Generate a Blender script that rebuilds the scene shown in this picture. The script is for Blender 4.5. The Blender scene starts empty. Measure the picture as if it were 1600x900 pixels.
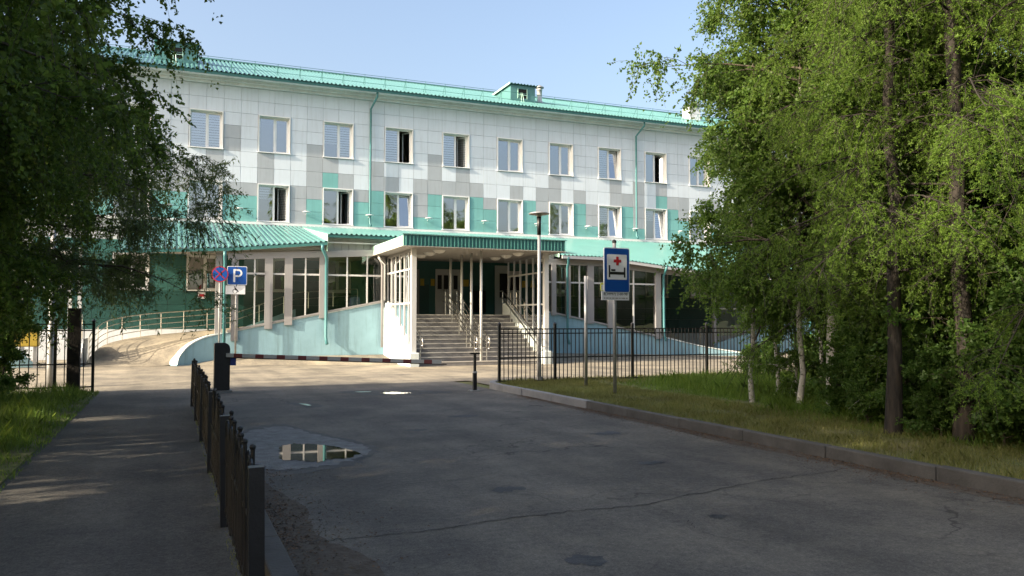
import bpy, math, random
import numpy as np
from mathutils import Vector, Matrix
R = math.radians
sc = bpy.context.scene
col = sc.collection
random.seed(7)

# ------------------------------------------------------------------ camera
cam = bpy.data.cameras.new('camera'); co = bpy.data.objects.new('camera', cam); col.objects.link(co)
cam.sensor_width = 36; cam.lens = 28.62; cam.clip_start = .1; cam.clip_end = 3000
co.location = (0, 0, 1.6); co.rotation_euler = (R(90 + 2.43), 0, R(-22.8))
sc.camera = co
# ------------------------------------------------------------------ sky, sun, exposure
SUN_EL, SUN_OFF = R(25), R(8)
w = bpy.data.worlds.new('World'); sc.world = w; w.use_nodes = True
nt = w.node_tree; bg = nt.nodes['Background']
sky = nt.nodes.new('ShaderNodeTexSky'); sky.sky_type = 'NISHITA'; sky.sun_disc = False
sky.sun_elevation = SUN_EL; sky.sun_rotation = R(270) - SUN_OFF
sky.altitude = 0; sky.air_density = 1.0; sky.dust_density = 6.0; sky.ozone_density = .7
nt.links.new(sky.outputs[0], bg.inputs[0]); bg.inputs[1].default_value = .15
sl = bpy.data.lights.new('sun', 'SUN'); so = bpy.data.objects.new('sun', sl); col.objects.link(so)
sl.energy = 4.1; sl.angle = R(.53); sl.color = (1, .86, .65)
tosun = Vector((-math.cos(SUN_EL) * math.cos(SUN_OFF), -math.cos(SUN_EL) * math.sin(SUN_OFF), math.sin(SUN_EL)))
so.rotation_euler = tosun.to_track_quat('Z', 'Y').to_euler(); so.location = (-30, -5, 25)
vs = sc.view_settings
vs.view_transform = 'Standard'; vs.look = 'None'; vs.gamma = 1; vs.use_curve_mapping = False; vs.exposure = 1.28
sc.render.engine = 'CYCLES'
sc.cycles.max_bounces = 6; sc.cycles.transparent_max_bounces = 12; sc.cycles.diffuse_bounces = 3; sc.cycles.glossy_bounces = 3
sc.cycles.use_light_tree = False; sc.cycles.use_adaptive_sampling = True; sc.cycles.adaptive_threshold = .02
sc.cycles.use_denoising = True; sc.cycles.caustics_reflective = False; sc.cycles.caustics_refractive = False

# ------------------------------------------------------------------ materials
M = {}
def mat(name, c, rough=.6, metal=0, var=.0, vscale=3., bump=0., bscale=40., spec=.5, c2=None, island=0., stain=0.):
    m = bpy.data.materials.new(name); m.use_nodes = True; n = m.node_tree; b = n.nodes['Principled BSDF']
    b.inputs['Roughness'].default_value = rough; b.inputs['Metallic'].default_value = metal
    b.inputs['Specular IOR Level'].default_value = spec
    b.inputs['Base Color'].default_value = (*c, 1)
    geo = n.nodes.new('ShaderNodeNewGeometry')
    out = None
    if var or c2:
        no = n.nodes.new('ShaderNodeTexNoise'); no.inputs['Scale'].default_value = vscale; no.inputs['Detail'].default_value = 6
        no.inputs['Roughness'].default_value = .65
        n.links.new(geo.outputs['Position'], no.inputs['Vector'])
        rp = n.nodes.new('ShaderNodeValToRGB'); e = rp.color_ramp.elements
        d = c2 if c2 else tuple(x * (1 - var) for x in c); l = c if c2 else tuple(min(1, x * (1 + var)) for x in c)
        e[0].position = .32; e[1].position = .68; e[0].color = (*d, 1); e[1].color = (*l, 1)
        n.links.new(no.outputs['Fac'], rp.inputs[0]); out = rp.outputs[0]
    if stain:
        tm = n.nodes.new('ShaderNodeMapping'); tm.inputs['Scale'].default_value = (5, 5, .35); n.links.new(geo.outputs['Position'], tm.inputs[0])
        sn = n.nodes.new('ShaderNodeTexNoise'); sn.inputs['Scale'].default_value = 1.4; sn.inputs['Detail'].default_value = 7; sn.inputs['Roughness'].default_value = .7
        n.links.new(tm.outputs[0], sn.inputs['Vector']); sr_ = n.nodes.new('ShaderNodeValToRGB'); q = sr_.color_ramp.elements
        q[0].position = .5; q[1].position = .78; q[0].color = (1, 1, 1, 1); q[1].color = (1 - stain, 1 - stain * 1.05, 1 - stain * 1.15, 1)
        n.links.new(sn.outputs['Fac'], sr_.inputs[0]); mx_ = n.nodes.new('ShaderNodeMix'); mx_.data_type = 'RGBA'; mx_.blend_type = 'MULTIPLY'; mx_.inputs[0].default_value = 1
        if out: n.links.new(out, mx_.inputs[6])
        else: mx_.inputs[6].default_value = (*c, 1)
        n.links.new(sr_.outputs[0], mx_.inputs[7]); out = mx_.outputs[2]
    if island:
        hs = n.nodes.new('ShaderNodeHueSaturation'); mp = n.nodes.new('ShaderNodeMapRange')
        oi = n.nodes.new('ShaderNodeObjectInfo')
        mp.inputs['To Min'].default_value = 1 - island; mp.inputs['To Max'].default_value = 1 + island
        n.links.new(oi.outputs['Random'], mp.inputs['Value']); n.links.new(mp.outputs[0], hs.inputs['Value'])
        if out: n.links.new(out, hs.inputs['Color'])
        else: hs.inputs['Color'].default_value = (*c, 1)
        out = hs.outputs[0]
    if out: n.links.new(out, b.inputs['Base Color'])
    if bump:
        nb = n.nodes.new('ShaderNodeTexNoise'); nb.inputs['Scale'].default_value = bscale; nb.inputs['Detail'].default_value = 5
        n.links.new(geo.outputs['Position'], nb.inputs['Vector'])
        bp = n.nodes.new('ShaderNodeBump'); bp.inputs['Strength'].default_value = bump; bp.inputs['Distance'].default_value = .02
        n.links.new(nb.outputs['Fac'], bp.inputs['Height']); n.links.new(bp.outputs[0], b.inputs['Normal'])
    M[name] = m
    return m

def asphalt(name, dark, light, dust, dustamt, cr=.5):
    m = bpy.data.materials.new(name); m.use_nodes = True; n = m.node_tree; b = n.nodes['Principled BSDF']
    b.inputs['Roughness'].default_value = .85; b.inputs['Specular IOR Level'].default_value = .35
    geo = n.nodes.new('ShaderNodeNewGeometry'); P = geo.outputs['Position']
    def noise(s, d=5, r=.6):
        x = n.nodes.new('ShaderNodeTexNoise'); x.inputs['Scale'].default_value = s; x.inputs['Detail'].default_value = d
        x.inputs['Roughness'].default_value = r; n.links.new(P, x.inputs['Vector']); return x.outputs['Fac']
    def ramp(i, p0, p1, c0, c1):
        x = n.nodes.new('ShaderNodeValToRGB'); e = x.color_ramp.elements; e[0].position = p0; e[1].position = p1
        e[0].color = (*c0, 1); e[1].color = (*c1, 1); n.links.new(i, x.inputs[0]); return x.outputs[0]
    def mix(f, a, bb, t='MIX'):
        x = n.nodes.new('ShaderNodeMix'); x.data_type = 'RGBA'; x.blend_type = t
        if isinstance(f, (int, float)): x.inputs[0].default_value = f
        else: n.links.new(f, x.inputs[0])
        n.links.new(a, x.inputs[6])
        if isinstance(bb, tuple): x.inputs[7].default_value = (*bb, 1)
        else: n.links.new(bb, x.inputs[7])
        return x.outputs[2]
    base = ramp(noise(60, 4, .85), .36, .66, dark, light)
    big = ramp(noise(.45, 8, .66), .36, .66, (.62, .62, .64), (1.2, 1.18, 1.14))
    c = mix(1, base, big, 'MULTIPLY')
    mid = ramp(noise(16, 7, .85), .3, .7, (.5, .5, .51), (1.5, 1.49, 1.46)); c = mix(1, c, mid, 'MULTIPLY')
    tmap = n.nodes.new('ShaderNodeMapping'); tmap.inputs['Scale'].default_value = (1.5, .06, 1); n.links.new(P, tmap.inputs[0])
    tn = n.nodes.new('ShaderNodeTexNoise'); tn.inputs['Scale'].default_value = 1.0; tn.inputs['Detail'].default_value = 5; n.links.new(tmap.outputs[0], tn.inputs['Vector'])
    trk = ramp(tn.outputs['Fac'], .35, .65, (.78, .78, .78), (1.15, 1.14, 1.12)); c = mix(1, c, trk, 'MULTIPLY')
    d = ramp(noise(.9, 8, .7), .48, .75, (0, 0, 0), (1, 1, 1))
    sep = n.nodes.new('ShaderNodeMath'); sep.operation = 'MULTIPLY'; sep.inputs[1].default_value = dustamt
    n.links.new(d, sep.inputs[0]); c = mix(sep.outputs[0], c, dust)
    # hairline cracking, only in some patches
    vo = n.nodes.new('ShaderNodeTexVoronoi'); vo.feature = 'DISTANCE_TO_EDGE'; vo.inputs['Scale'].default_value = .55
    wob = n.nodes.new('ShaderNodeTexNoise'); wob.inputs['Scale'].default_value = 1.7; wob.inputs['Detail'].default_value = 6
    n.links.new(P, wob.inputs['Vector'])
    va = n.nodes.new('ShaderNodeVectorMath'); va.operation = 'MULTIPLY_ADD'; va.inputs[1].default_value = (1.1, 1.1, 1.1)
    n.links.new(wob.outputs['Color'], va.inputs[0]); n.links.new(P, va.inputs[2]); n.links.new(va.outputs[0], vo.inputs['Vector'])
    ck = ramp(vo.outputs['Distance'], .002, .012, (1, 1, 1), (0, 0, 0))
    msk = ramp(noise(.33, 3), .5, .6, (0, 0, 0), (1, 1, 1))
    mm = n.nodes.new('ShaderNodeMath'); mm.operation = 'MULTIPLY'; n.links.new(ck, mm.inputs[0]); n.links.new(msk, mm.inputs[1])
    m2 = n.nodes.new('ShaderNodeMath'); m2.operation = 'MULTIPLY'; m2.inputs[1].default_value = cr; n.links.new(mm.outputs[0], m2.inputs[0])
    c = mix(m2.outputs[0], c, tuple(x * .35 for x in dark))
    n.links.new(c, b.inputs['Base Color'])
    bp = n.nodes.new('ShaderNodeBump'); bp.inputs['Strength'].default_value = .55; bp.inputs['Distance'].default_value = .012
    n.links.new(noise(75, 4, .75), bp.inputs['Height']); n.links.new(bp.outputs[0], b.inputs['Normal'])
    M[name] = m

def glass(name, tint, refl=.06, dark=0.):
    m = bpy.data.materials.new(name); m.use_nodes = True; n = m.node_tree
    n.nodes.remove(n.nodes['Principled BSDF']); o = n.nodes['Material Output']
    t = n.nodes.new('ShaderNodeBsdfTransparent'); t.inputs[0].default_value = (*tint, 1)
    g = n.nodes.new('ShaderNodeBsdfGlossy'); g.inputs['Roughness'].default_value = 0.0; g.inputs[0].default_value = (.95, .97, 1, 1)
    f = n.nodes.new('ShaderNodeFresnel'); f.inputs[0].default_value = 1.5
    a = n.nodes.new('ShaderNodeMath'); a.operation = 'MULTIPLY_ADD'; a.inputs[1].default_value = 1.6; a.inputs[2].default_value = refl
    a.use_clamp = True
    n.links.new(f.outputs[0], a.inputs[0])
    # float glass is never perfectly flat
    tc = n.nodes.new('ShaderNodeNewGeometry'); no = n.nodes.new('ShaderNodeTexNoise'); no.inputs['Scale'].default_value = .9
    no.inputs['Detail'].default_value = 1; n.links.new(tc.outputs['Position'], no.inputs['Vector'])
    bp = n.nodes.new('ShaderNodeBump'); bp.inputs['Strength'].default_value = .12; bp.inputs['Distance'].default_value = .05
    n.links.new(no.outputs['Fac'], bp.inputs['Height']); n.links.new(bp.outputs[0], g.inputs['Normal'])
    mx = n.nodes.new('ShaderNodeMixShader'); n.links.new(a.outputs[0], mx.inputs[0]); n.links.new(t.outputs[0], mx.inputs[1])
    n.links.new(g.outputs[0], mx.inputs[2]); n.links.new(mx.outputs[0], o.inputs[0]); M[name] = m

def leaf(name, c, c2, trans=.4, gloss=.35):
    m = bpy.data.materials.new(name); m.use_nodes = True; n = m.node_tree; b = n.nodes['Principled BSDF']; o = n.nodes['Material Output']
    geo = n.nodes.new('ShaderNodeNewGeometry')
    rp = n.nodes.new('ShaderNodeValToRGB'); e = rp.color_ramp.elements; e[0].color = (*c, 1); e[1].color = (*c2, 1)
    n.links.new(geo.outputs['Random Per Island'], rp.inputs[0])
    no = n.nodes.new('ShaderNodeTexNoise'); no.inputs['Scale'].default_value = .8; n.links.new(geo.outputs['Position'], no.inputs['Vector'])
    hs = n.nodes.new('ShaderNodeHueSaturation'); mp = n.nodes.new('ShaderNodeMapRange'); mp.inputs['To Min'].default_value = .75; mp.inputs['To Max'].default_value = 1.25
    mp.inputs['From Min'].default_value = .3; mp.inputs['From Max'].default_value = .7
    n.links.new(no.outputs['Fac'], mp.inputs['Value']); n.links.new(mp.outputs[0], hs.inputs['Value']); n.links.new(rp.outputs[0], hs.inputs['Color'])
    n.links.new(hs.outputs[0], b.inputs['Base Color']); b.inputs['Roughness'].default_value = .5; b.inputs['Specular IOR Level'].default_value = gloss
    tr = n.nodes.new('ShaderNodeBsdfTranslucent')
    h2 = n.nodes.new('ShaderNodeHueSaturation'); h2.inputs['Hue'].default_value = .485; h2.inputs['Value'].default_value = 1.5; n.links.new(hs.outputs[0], h2.inputs['Color'])
    n.links.new(h2.outputs[0], tr.inputs[0])
    mx = n.nodes.new('ShaderNodeMixShader'); mx.inputs[0].default_value = trans
    n.links.new(b.outputs[0], mx.inputs[1]); n.links.new(tr.outputs[0], mx.inputs[2]); n.links.new(mx.outputs[0], o.inputs[0]); M[name] = m

def bark(name, c, c2, sc_=(9, 9, 2.2), lo=.5, hi=.62):
    m = bpy.data.materials.new(name); m.use_nodes = True; n = m.node_tree; b = n.nodes['Principled BSDF']; b.inputs['Roughness'].default_value = .85
    tc = n.nodes.new('ShaderNodeTexCoord'); mp = n.nodes.new('ShaderNodeMapping'); mp.inputs['Scale'].default_value = sc_
    n.links.new(tc.outputs['Object'], mp.inputs[0]); no = n.nodes.new('ShaderNodeTexNoise'); no.inputs['Scale'].default_value = 1.5; no.inputs['Detail'].default_value = 7
    n.links.new(mp.outputs[0], no.inputs['Vector']); rp = n.nodes.new('ShaderNodeValToRGB'); e = rp.color_ramp.elements
    e[0].position = lo; e[1].position = hi; e[0].color = (*c, 1); e[1].color = (*c2, 1); n.links.new(no.outputs['Fac'], rp.inputs[0]); n.links.new(rp.outputs[0], b.inputs['Base Color'])
    bp = n.nodes.new('ShaderNodeBump'); bp.inputs['Strength'].default_value = .6; bp.inputs['Distance'].default_value = .03
    n.links.new(no.outputs['Fac'], bp.inputs['Height']); n.links.new(bp.outputs[0], b.inputs['Normal']); M[name] = m

mat('white_panel', (.63, .69, .77), .42, 0, .035, .9, .02, 2.2, island=.035, stain=.16)
mat('grey_panel', (.38, .41, .45), .42, 0, .05, .9, .02, 2.2, island=.05, stain=.16)
mat('teal_panel', (.18, .42, .415), .42, 0, .05, .9, .02, 2.2, island=.05, stain=.16)
mat('wall_backing', (.5, .52, .54), .9, 0, .1, 1)
mat('pvc', (.78, .79, .8), .35, 0, .03, 2)
mat('cornice', (.70, .73, .77), .7, 0, .10, 1.2, .1, 20, stain=.15)
mat('roof_metal', (.085, .215, .215), .32, 0, .1, .7, spec=.6)
mat('teal_trim', (.045, .155, .15), .4, 0, .12, 1.5)
mat('pipe', (.055, .19, .21), .45, 0, .12, 1.5)
mat('mint', (.42, .66, .56), .45, 0, .04, 1.2)
mat('stucco', (.24, .40, .475), .85, 0, .10, .8, .3, 30, stain=.3)
mat('stucco_white', (.62, .68, .68), .85, 0, .10, 1.1, .25, 30, stain=.25)
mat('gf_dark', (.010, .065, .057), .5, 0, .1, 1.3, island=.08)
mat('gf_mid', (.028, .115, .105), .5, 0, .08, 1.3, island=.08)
mat('frame_grey', (.29, .285, .29), .5, 0, .06, 1.5)
mat('frame_white', (.58, .59, .59), .45, 0, .05, 2)
mat('siding', (.36, .355, .345), .55, 0, .06, 1.2)
mat('soffit', (.36, .335, .30), .7, 0, .06, 1.2)
mat('step_tile', (.20, .19, .185), .6, 0, .18, 3, .15, 60)
mat('step_edge', (.52, .49, .44), .6, 0, .12, 3)
mat('steel', (.62, .6, .57), .28, 1.0, .1, 4)
mat('galv', (.34, .345, .35), .5, .55, .18, 6)
mat('black_paint', (.008, .008, .0095), .42, 0, .5, 9, .1, 70)
mat('black_wood', (.02, .016, .013), .85, 0, .5, 8, .5, 30)
mat('blind', (.84, .85, .86), .8, 0, .03, 2)
mat('room', (.22, .2, .17), .9, 0, .1, 1)
mat('sign_blue', (.008, .07, .32), .35, 0, .04, 6)
mat('sign_white', (.66, .68, .72), .35, 0, .05, 6)
mat('sign_red', (.36, .02, .03), .4)
mat('sign_black', (.015, .015, .015), .4)
mat('sign_yellow', (.55, .58, .1), .4)
mat('arm_white', (.5, .5, .48), .4, 0, .08, 5)
mat('arm_red', (.19, .045, .045), .45, 0, .15, 6)
mat('yellow', (.42, .3, .04), .5, 0, .1, 3)
mat('kerb', (.075, .073, .07), .9, 0, .3, 2.2, .4, 35, island=.12)
mat('kerb_painted', (.22, .222, .228), .8, 0, .16, 3, .3, 35)
mat('wood', (.11, .055, .03), .7, 0, .2, 5)
mat('dark', (.006, .006, .007), .8)
mat('lamp_glass', (.75, .73, .68), .3)
mat('blue_box', (.02, .05, .28), .4)
mat('sticker', (.5, .36, .03), .5)
mat('crack', (.032, .031, .03), .95)
mat('damp', (.10, .105, .115), .55, 0, .45, 6, .9, 40, spec=.3)
mat('damp_dark', (.045, .045, .048), .6, 0, .4, 5, .6, 60, spec=.3)
mat('room_light', (.4, .37, .32), .9, 0, .1, 1)
mat('soil', (.10, .085, .068), .95, 0, .45, 9, .6, 30, c2=(.05, .036, .025))
mat('turf', (.075, .11, .025), .95, 0, .35, .8, .6, 25, c2=(.13, .11, .05))
mat('litter', (.10, .06, .032), .8, 0, .6, 30)
wm = mat('water', (.012, .014, .011), .02, spec=.28)
asphalt('asphalt', (.078, .074, .068), (.185, .175, .16), (.19, .17, .135), .4, .8)
asphalt('asphalt_walk', (.075, .071, .066), (.16, .152, .14), (.16, .145, .12), .3, .3)
asphalt('asphalt_yard', (.19, .172, .14), (.32, .29, .235), (.40, .345, .25), .5, .45)
glass('glass', (.93, .95, .94), .42)
glass('glass_porch', (.8, .83, .82), .06)
glass('glass_gallery', (.5, .6, .55), .04)
leaf('leaf_birch', (.06, .125, .02), (.14, .225, .045), .58)
leaf('leaf_birch_dark', (.055, .105, .016), (.13, .20, .036), .6)
leaf('leaf_willow', (.06, .10, .028), (.12, .165, .055), .45)
leaf('leaf_larch', (.085, .16, .022), (.17, .26, .045), .45, .2)
leaf('leaf_bush', (.05, .115, .02), (.12, .205, .045), .58)
leaf('leaf_grass', (.07, .14, .018), (.16, .24, .04), .45)
leaf('leaf_grass_dry', (.12, .145, .03), (.25, .24, .09), .4)
bark('bark_birch', (.04, .035, .03), (.36, .35, .32), (6, 6, 9), .34, .46)
bark('bark_dark', (.012, .010, .008), (.045, .035, .028), (14, 14, 3), .35, .65)
bark('bark_willow', (.035, .028, .02), (.11, .09, .065), (14, 14, 3), .35, .65)

# ------------------------------------------------------------------ builders
class MB:
    def __init__(s): s.v = []; s.f = []
    def box(s, x0, x1, y0, y1, z0, z1):
        b = len(s.v)
        s.v += [(x0, y0, z0), (x1, y0, z0), (x1, y1, z0), (x0, y1, z0), (x0, y0, z1), (x1, y0, z1), (x1, y1, z1), (x0, y1, z1)]
        s.f += [tuple(b + i for i in q) for q in ((0, 3, 2, 1), (4, 5, 6, 7), (0, 1, 5, 4), (1, 2, 6, 5), (2, 3, 7, 6), (3, 0, 4, 7))]
        return s
    def quad(s, *p):
        b = len(s.v); s.v += [tuple(q) for q in p]; s.f.append(tuple(range(b, b + len(p)))); return s
    def bar(s, a, b_, wd, dp, up=(0, 0, 1)):
        a = Vector(a); b_ = Vector(b_); d = (b_ - a).normalized(); u = Vector(up)
        if abs(d.dot(u)) > .98: u = Vector((1, 0, 0))
        r = d.cross(u).normalized(); u = r.cross(d).normalized(); i = len(s.v)
        for p in (a, b_):
            for x, y in ((-1, -1), (1, -1), (1, 1), (-1, 1)): s.v.append(tuple(p + r * x * wd / 2 + u * y * dp / 2))
        s.f += [tuple(i + k for k in q) for q in ((0, 3, 2, 1), (4, 5, 6, 7), (0, 1, 5, 4), (1, 2, 6, 5), (2, 3, 7, 6), (3, 0, 4, 7))]
        return s
    def tube(s, pts, r, n=8, cap=True):
        pts = [Vector(p) for p in pts]; rr = r if isinstance(r, (list, tuple)) else [r] * len(pts); i = len(s.v)
        ref = None
        for k, p in enumerate(pts):
            d = (pts[min(k + 1, len(pts) - 1)] - pts[max(k - 1, 0)]).normalized()
            if ref is None: ref = Vector((1, 0, 0)) if abs(d.x) < .9 else Vector((0, 1, 0))
            u = d.cross(ref).normalized(); v = u.cross(d).normalized(); ref = v
            for j in range(n):
                a = 2 * math.pi * j / n; s.v.append(tuple(p + (u * math.cos(a) + v * math.sin(a)) * rr[k]))
        for k in range(len(pts) - 1):
            for j in range(n):
                a, b = i + k * n + j, i + k * n + (j + 1) % n; s.f.append((a, b, b + n, a + n))
        if cap:
            s.f.append(tuple(i + j for j in reversed(range(n)))); s.f.append(tuple(i + (len(pts) - 1) * n + j for j in range(n)))
        return s
    def lathe(s, prof, c, n=16):
        i = len(s.v)
        for r, z in prof:
            for j in range(n):
                a = 2 * math.pi * j / n; s.v.append((c[0] + r * math.cos(a), c[1] + r * math.sin(a), c[2] + z))
        for k in range(len(prof) - 1):
            for j in range(n):
                a, b = i + k * n + j, i + k * n + (j + 1) % n; s.f.append((a, b, b + n, a + n))
        s.f.append(tuple(i + j for j in reversed(range(n)))); s.f.append(tuple(i + (len(prof) - 1) * n + j for j in range(n)))
        return s
    def prism(s, poly, y0, y1):      # polygon in x,z extruded along y
        i = len(s.v); n = len(poly)
        for y in (y0, y1): s.v += [(p[0], y, p[1]) for p in poly]
        s.f.append(tuple(range(i, i + n))); s.f.append(tuple(reversed(range(i + n, i + 2 * n))))
        for k in range(n):
            b = (k + 1) % n; s.f.append((i + k, i + n + k, i + n + b, i + b))
        return s
    def mesh(s, name, m, smooth=False):
        me = bpy.data.meshes.new(name); me.from_pydata(s.v, [], s.f); me.materials.append(M[m])
        if smooth: me.shade_smooth()
        return me
    def build(s, name, m, parent=None, smooth=False, bevel=0):
        return link(name, s.mesh(name, m, smooth), parent, bevel)

def link(name, me, parent=None, bevel=0, loc=None):
    o = bpy.data.objects.new(name, me); col.objects.link(o)
    if loc is not None: o.location = loc
    if parent is not None: attach(o, parent)
    if bevel:
        b = o.modifiers.new('bevel', 'BEVEL'); b.width = bevel; b.segments = 2; b.limit_method = 'ANGLE'
    return o
def attach(o, parent):
    o.parent = parent
    o.matrix_parent_inverse = Matrix.Translation(-Vector(parent.location))
    # every root is unrotated while it is being filled, so children keep world coordinates
def tag(o, label=None, cat=None, group=None, kind=None):
    if label: o['label'] = label
    if cat: o['category'] = cat
    if group: o['group'] = group
    if kind: o['kind'] = kind
    return o
def thing(name, loc, label, cat, group=None):
    o = bpy.data.objects.new(name, None); col.objects.link(o); o.location = loc; o.empty_display_size = .2
    return tag(o, label, cat, group)
def struct(name, mb, m, parent=None):
    o = mb.build(name, m, parent)
    if parent is None: o['kind'] = 'structure'
    return o
def copytree(o, loc, rz=0, sc_=1):
    c = o.copy(); col.objects.link(c); c.location = loc; c.rotation_euler = (0, 0, rz); c.scale = (sc_,) * 3
    for ch in [x for x in bpy.data.objects if x.parent == o]:
        d = ch.copy(); col.objects.link(d); d.parent = c
    return c
def npmesh(name, V, F, m, smooth=False):
    V = np.asarray(V, np.float32); F = np.asarray(F, np.int32); k = F.shape[1]
    me = bpy.data.meshes.new(name); me.vertices.add(len(V)); me.vertices.foreach_set('co', V.ravel())
    me.loops.add(F.size); me.loops.foreach_set('vertex_index', F.ravel()); me.polygons.add(len(F))
    me.polygons.foreach_set('loop_start', np.arange(0, F.size, k, dtype=np.int32))
    try: me.polygons.foreach_set('loop_total', np.full(len(F), k, np.int32))
    except Exception: pass
    me.materials.append(M[m]); me.update(calc_edges=True); me.validate()
    if smooth: me.shade_smooth()
    return me
def text_mesh(name, body, size, m, parent, loc, rx=90, rz=0, align='CENTER', ext=.001):
    cu = bpy.data.curves.new(name, 'FONT'); cu.body = body; cu.size = size; cu.align_x = align; cu.align_y = 'CENTER'; cu.extrude = ext
    t = bpy.data.objects.new(name, cu); col.objects.link(t)
    me = bpy.data.meshes.new_from_object(t); bpy.data.objects.remove(t); me.materials.clear(); me.materials.append(M[m])
    o = bpy.data.objects.new(name, me); col.objects.link(o); o.location = loc; o.rotation_euler = (R(rx), 0, R(rz)); attach(o, parent); return o

# ------------------------------------------------------------------ ground
struct('ground', MB().quad((-500, -500, -.03), (500, -500, -.03), (500, 900, -.03), (-500, 900, -.03)), 'turf')
def sheet(name, m, x0, x1, y0, y1, z, nx=1, ny=1):
    mb = MB(); mb.quad((x0, y0, z), (x1, y0, z), (x1, y1, z), (x0, y1, z)); return struct(name, mb, m)
road = sheet('road', 'asphalt', .74, 7.16, -40, 21.2, .0)
walk = sheet('footpath', 'asphalt_walk', -1.5, .53, -40, 21.2, .004)
yard = struct('forecourt', MB().quad((-60, 21.2, 0), (70, 21.2, 0), (70, 40.4, 0), (-60, 40.4, 0)).quad((7.6, 19.2, 0), (70, 19.2, 0), (70, 21.2, 0), (7.6, 21.2, 0)), 'asphalt_yard')
# verges: low slabs of soil
def slab(name, pts, z0, z1, m):
    mb = MB(); n = len(pts); mb.v = [(x, y, z0) for x, y in pts] + [(x, y, z1) for x, y in pts]
    mb.f = [tuple(range(n, 2 * n))] + [(i, (i + 1) % n, n + (i + 1) % n, n + i) for i in range(n)]
    return struct(name, mb, m)
verge_r = slab('verge_right', [(7.30, -40), (70, -40), (70, 19.2), (8.4, 19.2), (7.5, 18.9), (7.30, 18.2)], -.03, .13, 'turf')
verge_l = slab('verge_left', [(-60, -40), (-1.5, -40), (-1.5, 20.4), (-1.62, 21.0), (-60, 21.0)], -.03, .03, 'turf')
# soil strip between the low railing and the left kerb
struct('soil_strip', MB().quad((.53, -40, .012), (.58, -40, .012), (.58, 17.4, .012), (.53, 17.4, .012)), 'soil')
# kerbs: one stone each
def kerb(name, x0, x1, ys, z1, mats, jit=.006):
    root = tag(bpy.data.objects.new(name, None), kind='structure'); col.objects.link(root)
    cache = {}
    for i, (a, b) in enumerate(ys):
        L = round(b - a, 3); mname = mats(i, a)
        if (L, mname) not in cache:
            mb = MB().box(x0, x1, -L / 2 + .006, L / 2 - .006, -.06, z1); cache[(L, mname)] = mb.mesh('kerb_stone', mname)
        o = link('kerb_stone', cache[(L, mname)], root, .012, (random.uniform(-jit, jit), (a + b) / 2, random.uniform(-jit, jit)))
        o.rotation_euler = (0, 0, random.uniform(-.004, .004))
    return root
kr = kerb('kerb_right', 7.16, 7.29, [(-6 + i * 1.5, -4.5 + i * 1.5) for i in range(16)], .15, lambda i, a: 'kerb_painted' if a > 13.4 else 'kerb')
mb = MB(); pts = [(7.16, 18.0), (7.2, 18.5), (7.36, 18.95), (7.62, 19.2), (8.3, 19.35)]; inn = [(7.29, 18.0), (7.33, 18.43), (7.46, 18.82), (7.68, 19.05), (8.3, 19.2)]
for (a, b), (c, d) in zip(zip(pts, pts[1:]), zip(inn, inn[1:])):
    i = len(mb.v); mb.v += [(*p, z) for z in (-.06, .15) for p in (a, b, d, c)]
    mb.f += [tuple(i + k for k in q) for q in ((4, 5, 6, 7), (0, 1, 5, 4), (1, 2, 6, 5), (2, 3, 7, 6), (3, 0, 4, 7))]
mb.build('kerb_stone', 'kerb_painted', kr)
kl = kerb('kerb_left', .58, .74, [(-4 + i * 1.0, -3 + i * 1.0) for i in range(21)], .10, lambda i, a: 'kerb', .004)

def blob(pts, z, name, m, parent=None, sub=5, seed=1, jit=.05):
    rnd = random.Random(seed); n = len(pts); out = []
    for i in range(n):
        p0, p1, p2, p3 = [Vector((*pts[(i + k) % n], 0)) for k in (-1, 0, 1, 2)]
        for j in range(sub):
            t = j / sub
            q = .5 * ((2 * p1) + (p2 - p0) * t + (2 * p0 - 5 * p1 + 4 * p2 - p3) * t * t + (3 * p1 - p0 - 3 * p2 + p3) * t ** 3)
            out.append((q.x + rnd.uniform(-jit, jit), q.y + rnd.uniform(-jit, jit) * 2, z))
    mb = MB(); mb.quad(*out); return struct(name, mb, m, parent)
PD = [(.85, 12.1), (1.2, 13.0), (1.65, 13.3), (1.95, 12.2), (2.35, 11.0), (2.45, 10.2), (2.1, 9.4), (1.6, 9.0), (1.0, 9.0), (.8, 10.2)]
blob(PD, .003, 'damp_patch', 'damp_dark', road, 9, 2, .035)
pc = (1.55, 10.8); blob([(pc[0] + (x - pc[0]) * .9, pc[1] + (y - pc[1]) * .88) for x, y in PD], .006, 'silt_patch', 'damp', road, 9, 12, .04)
blob([(1.33, 10.8), (1.5, 11.05), (1.68, 10.95), (1.9, 10.75), (2.05, 10.35), (2.17, 10.05), (2.05, 9.75), (1.9, 9.62), (1.75, 9.66), (1.6, 9.5), (1.4, 9.72), (1.22, 9.85), (1.26, 10.3)], .010, 'puddle', 'water', None, 7, 3, .028)
blob([(3.6, 18.9), (4.3, 19.1), (4.9, 18.9), (5.7, 18.4), (6.1, 17.9), (5.3, 17.6), (4.6, 17.5), (4.0, 18.0)], .003, 'damp_patch', 'damp_dark', road, 7, 6, .05)
blob([(4.45, 18.3), (4.7, 18.38), (4.85, 18.3), (5.05, 18.1), (5.05, 17.95), (4.75, 17.85), (4.5, 18.0)], .008, 'puddle', 'water', None, 6, 4, .03)
blob([(3.95, 18.72), (4.15, 18.75), (4.3, 18.65), (4.1, 18.58)], .008, 'puddle', 'water', None, 5, 5, .015)
blob([(2.2, 16.8), (2.6, 16.5), (2.75, 15.9), (2.5, 15.6), (2.3, 16.1)], .003, 'damp_patch', 'damp_dark', road, 5, 18, .04)
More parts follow.
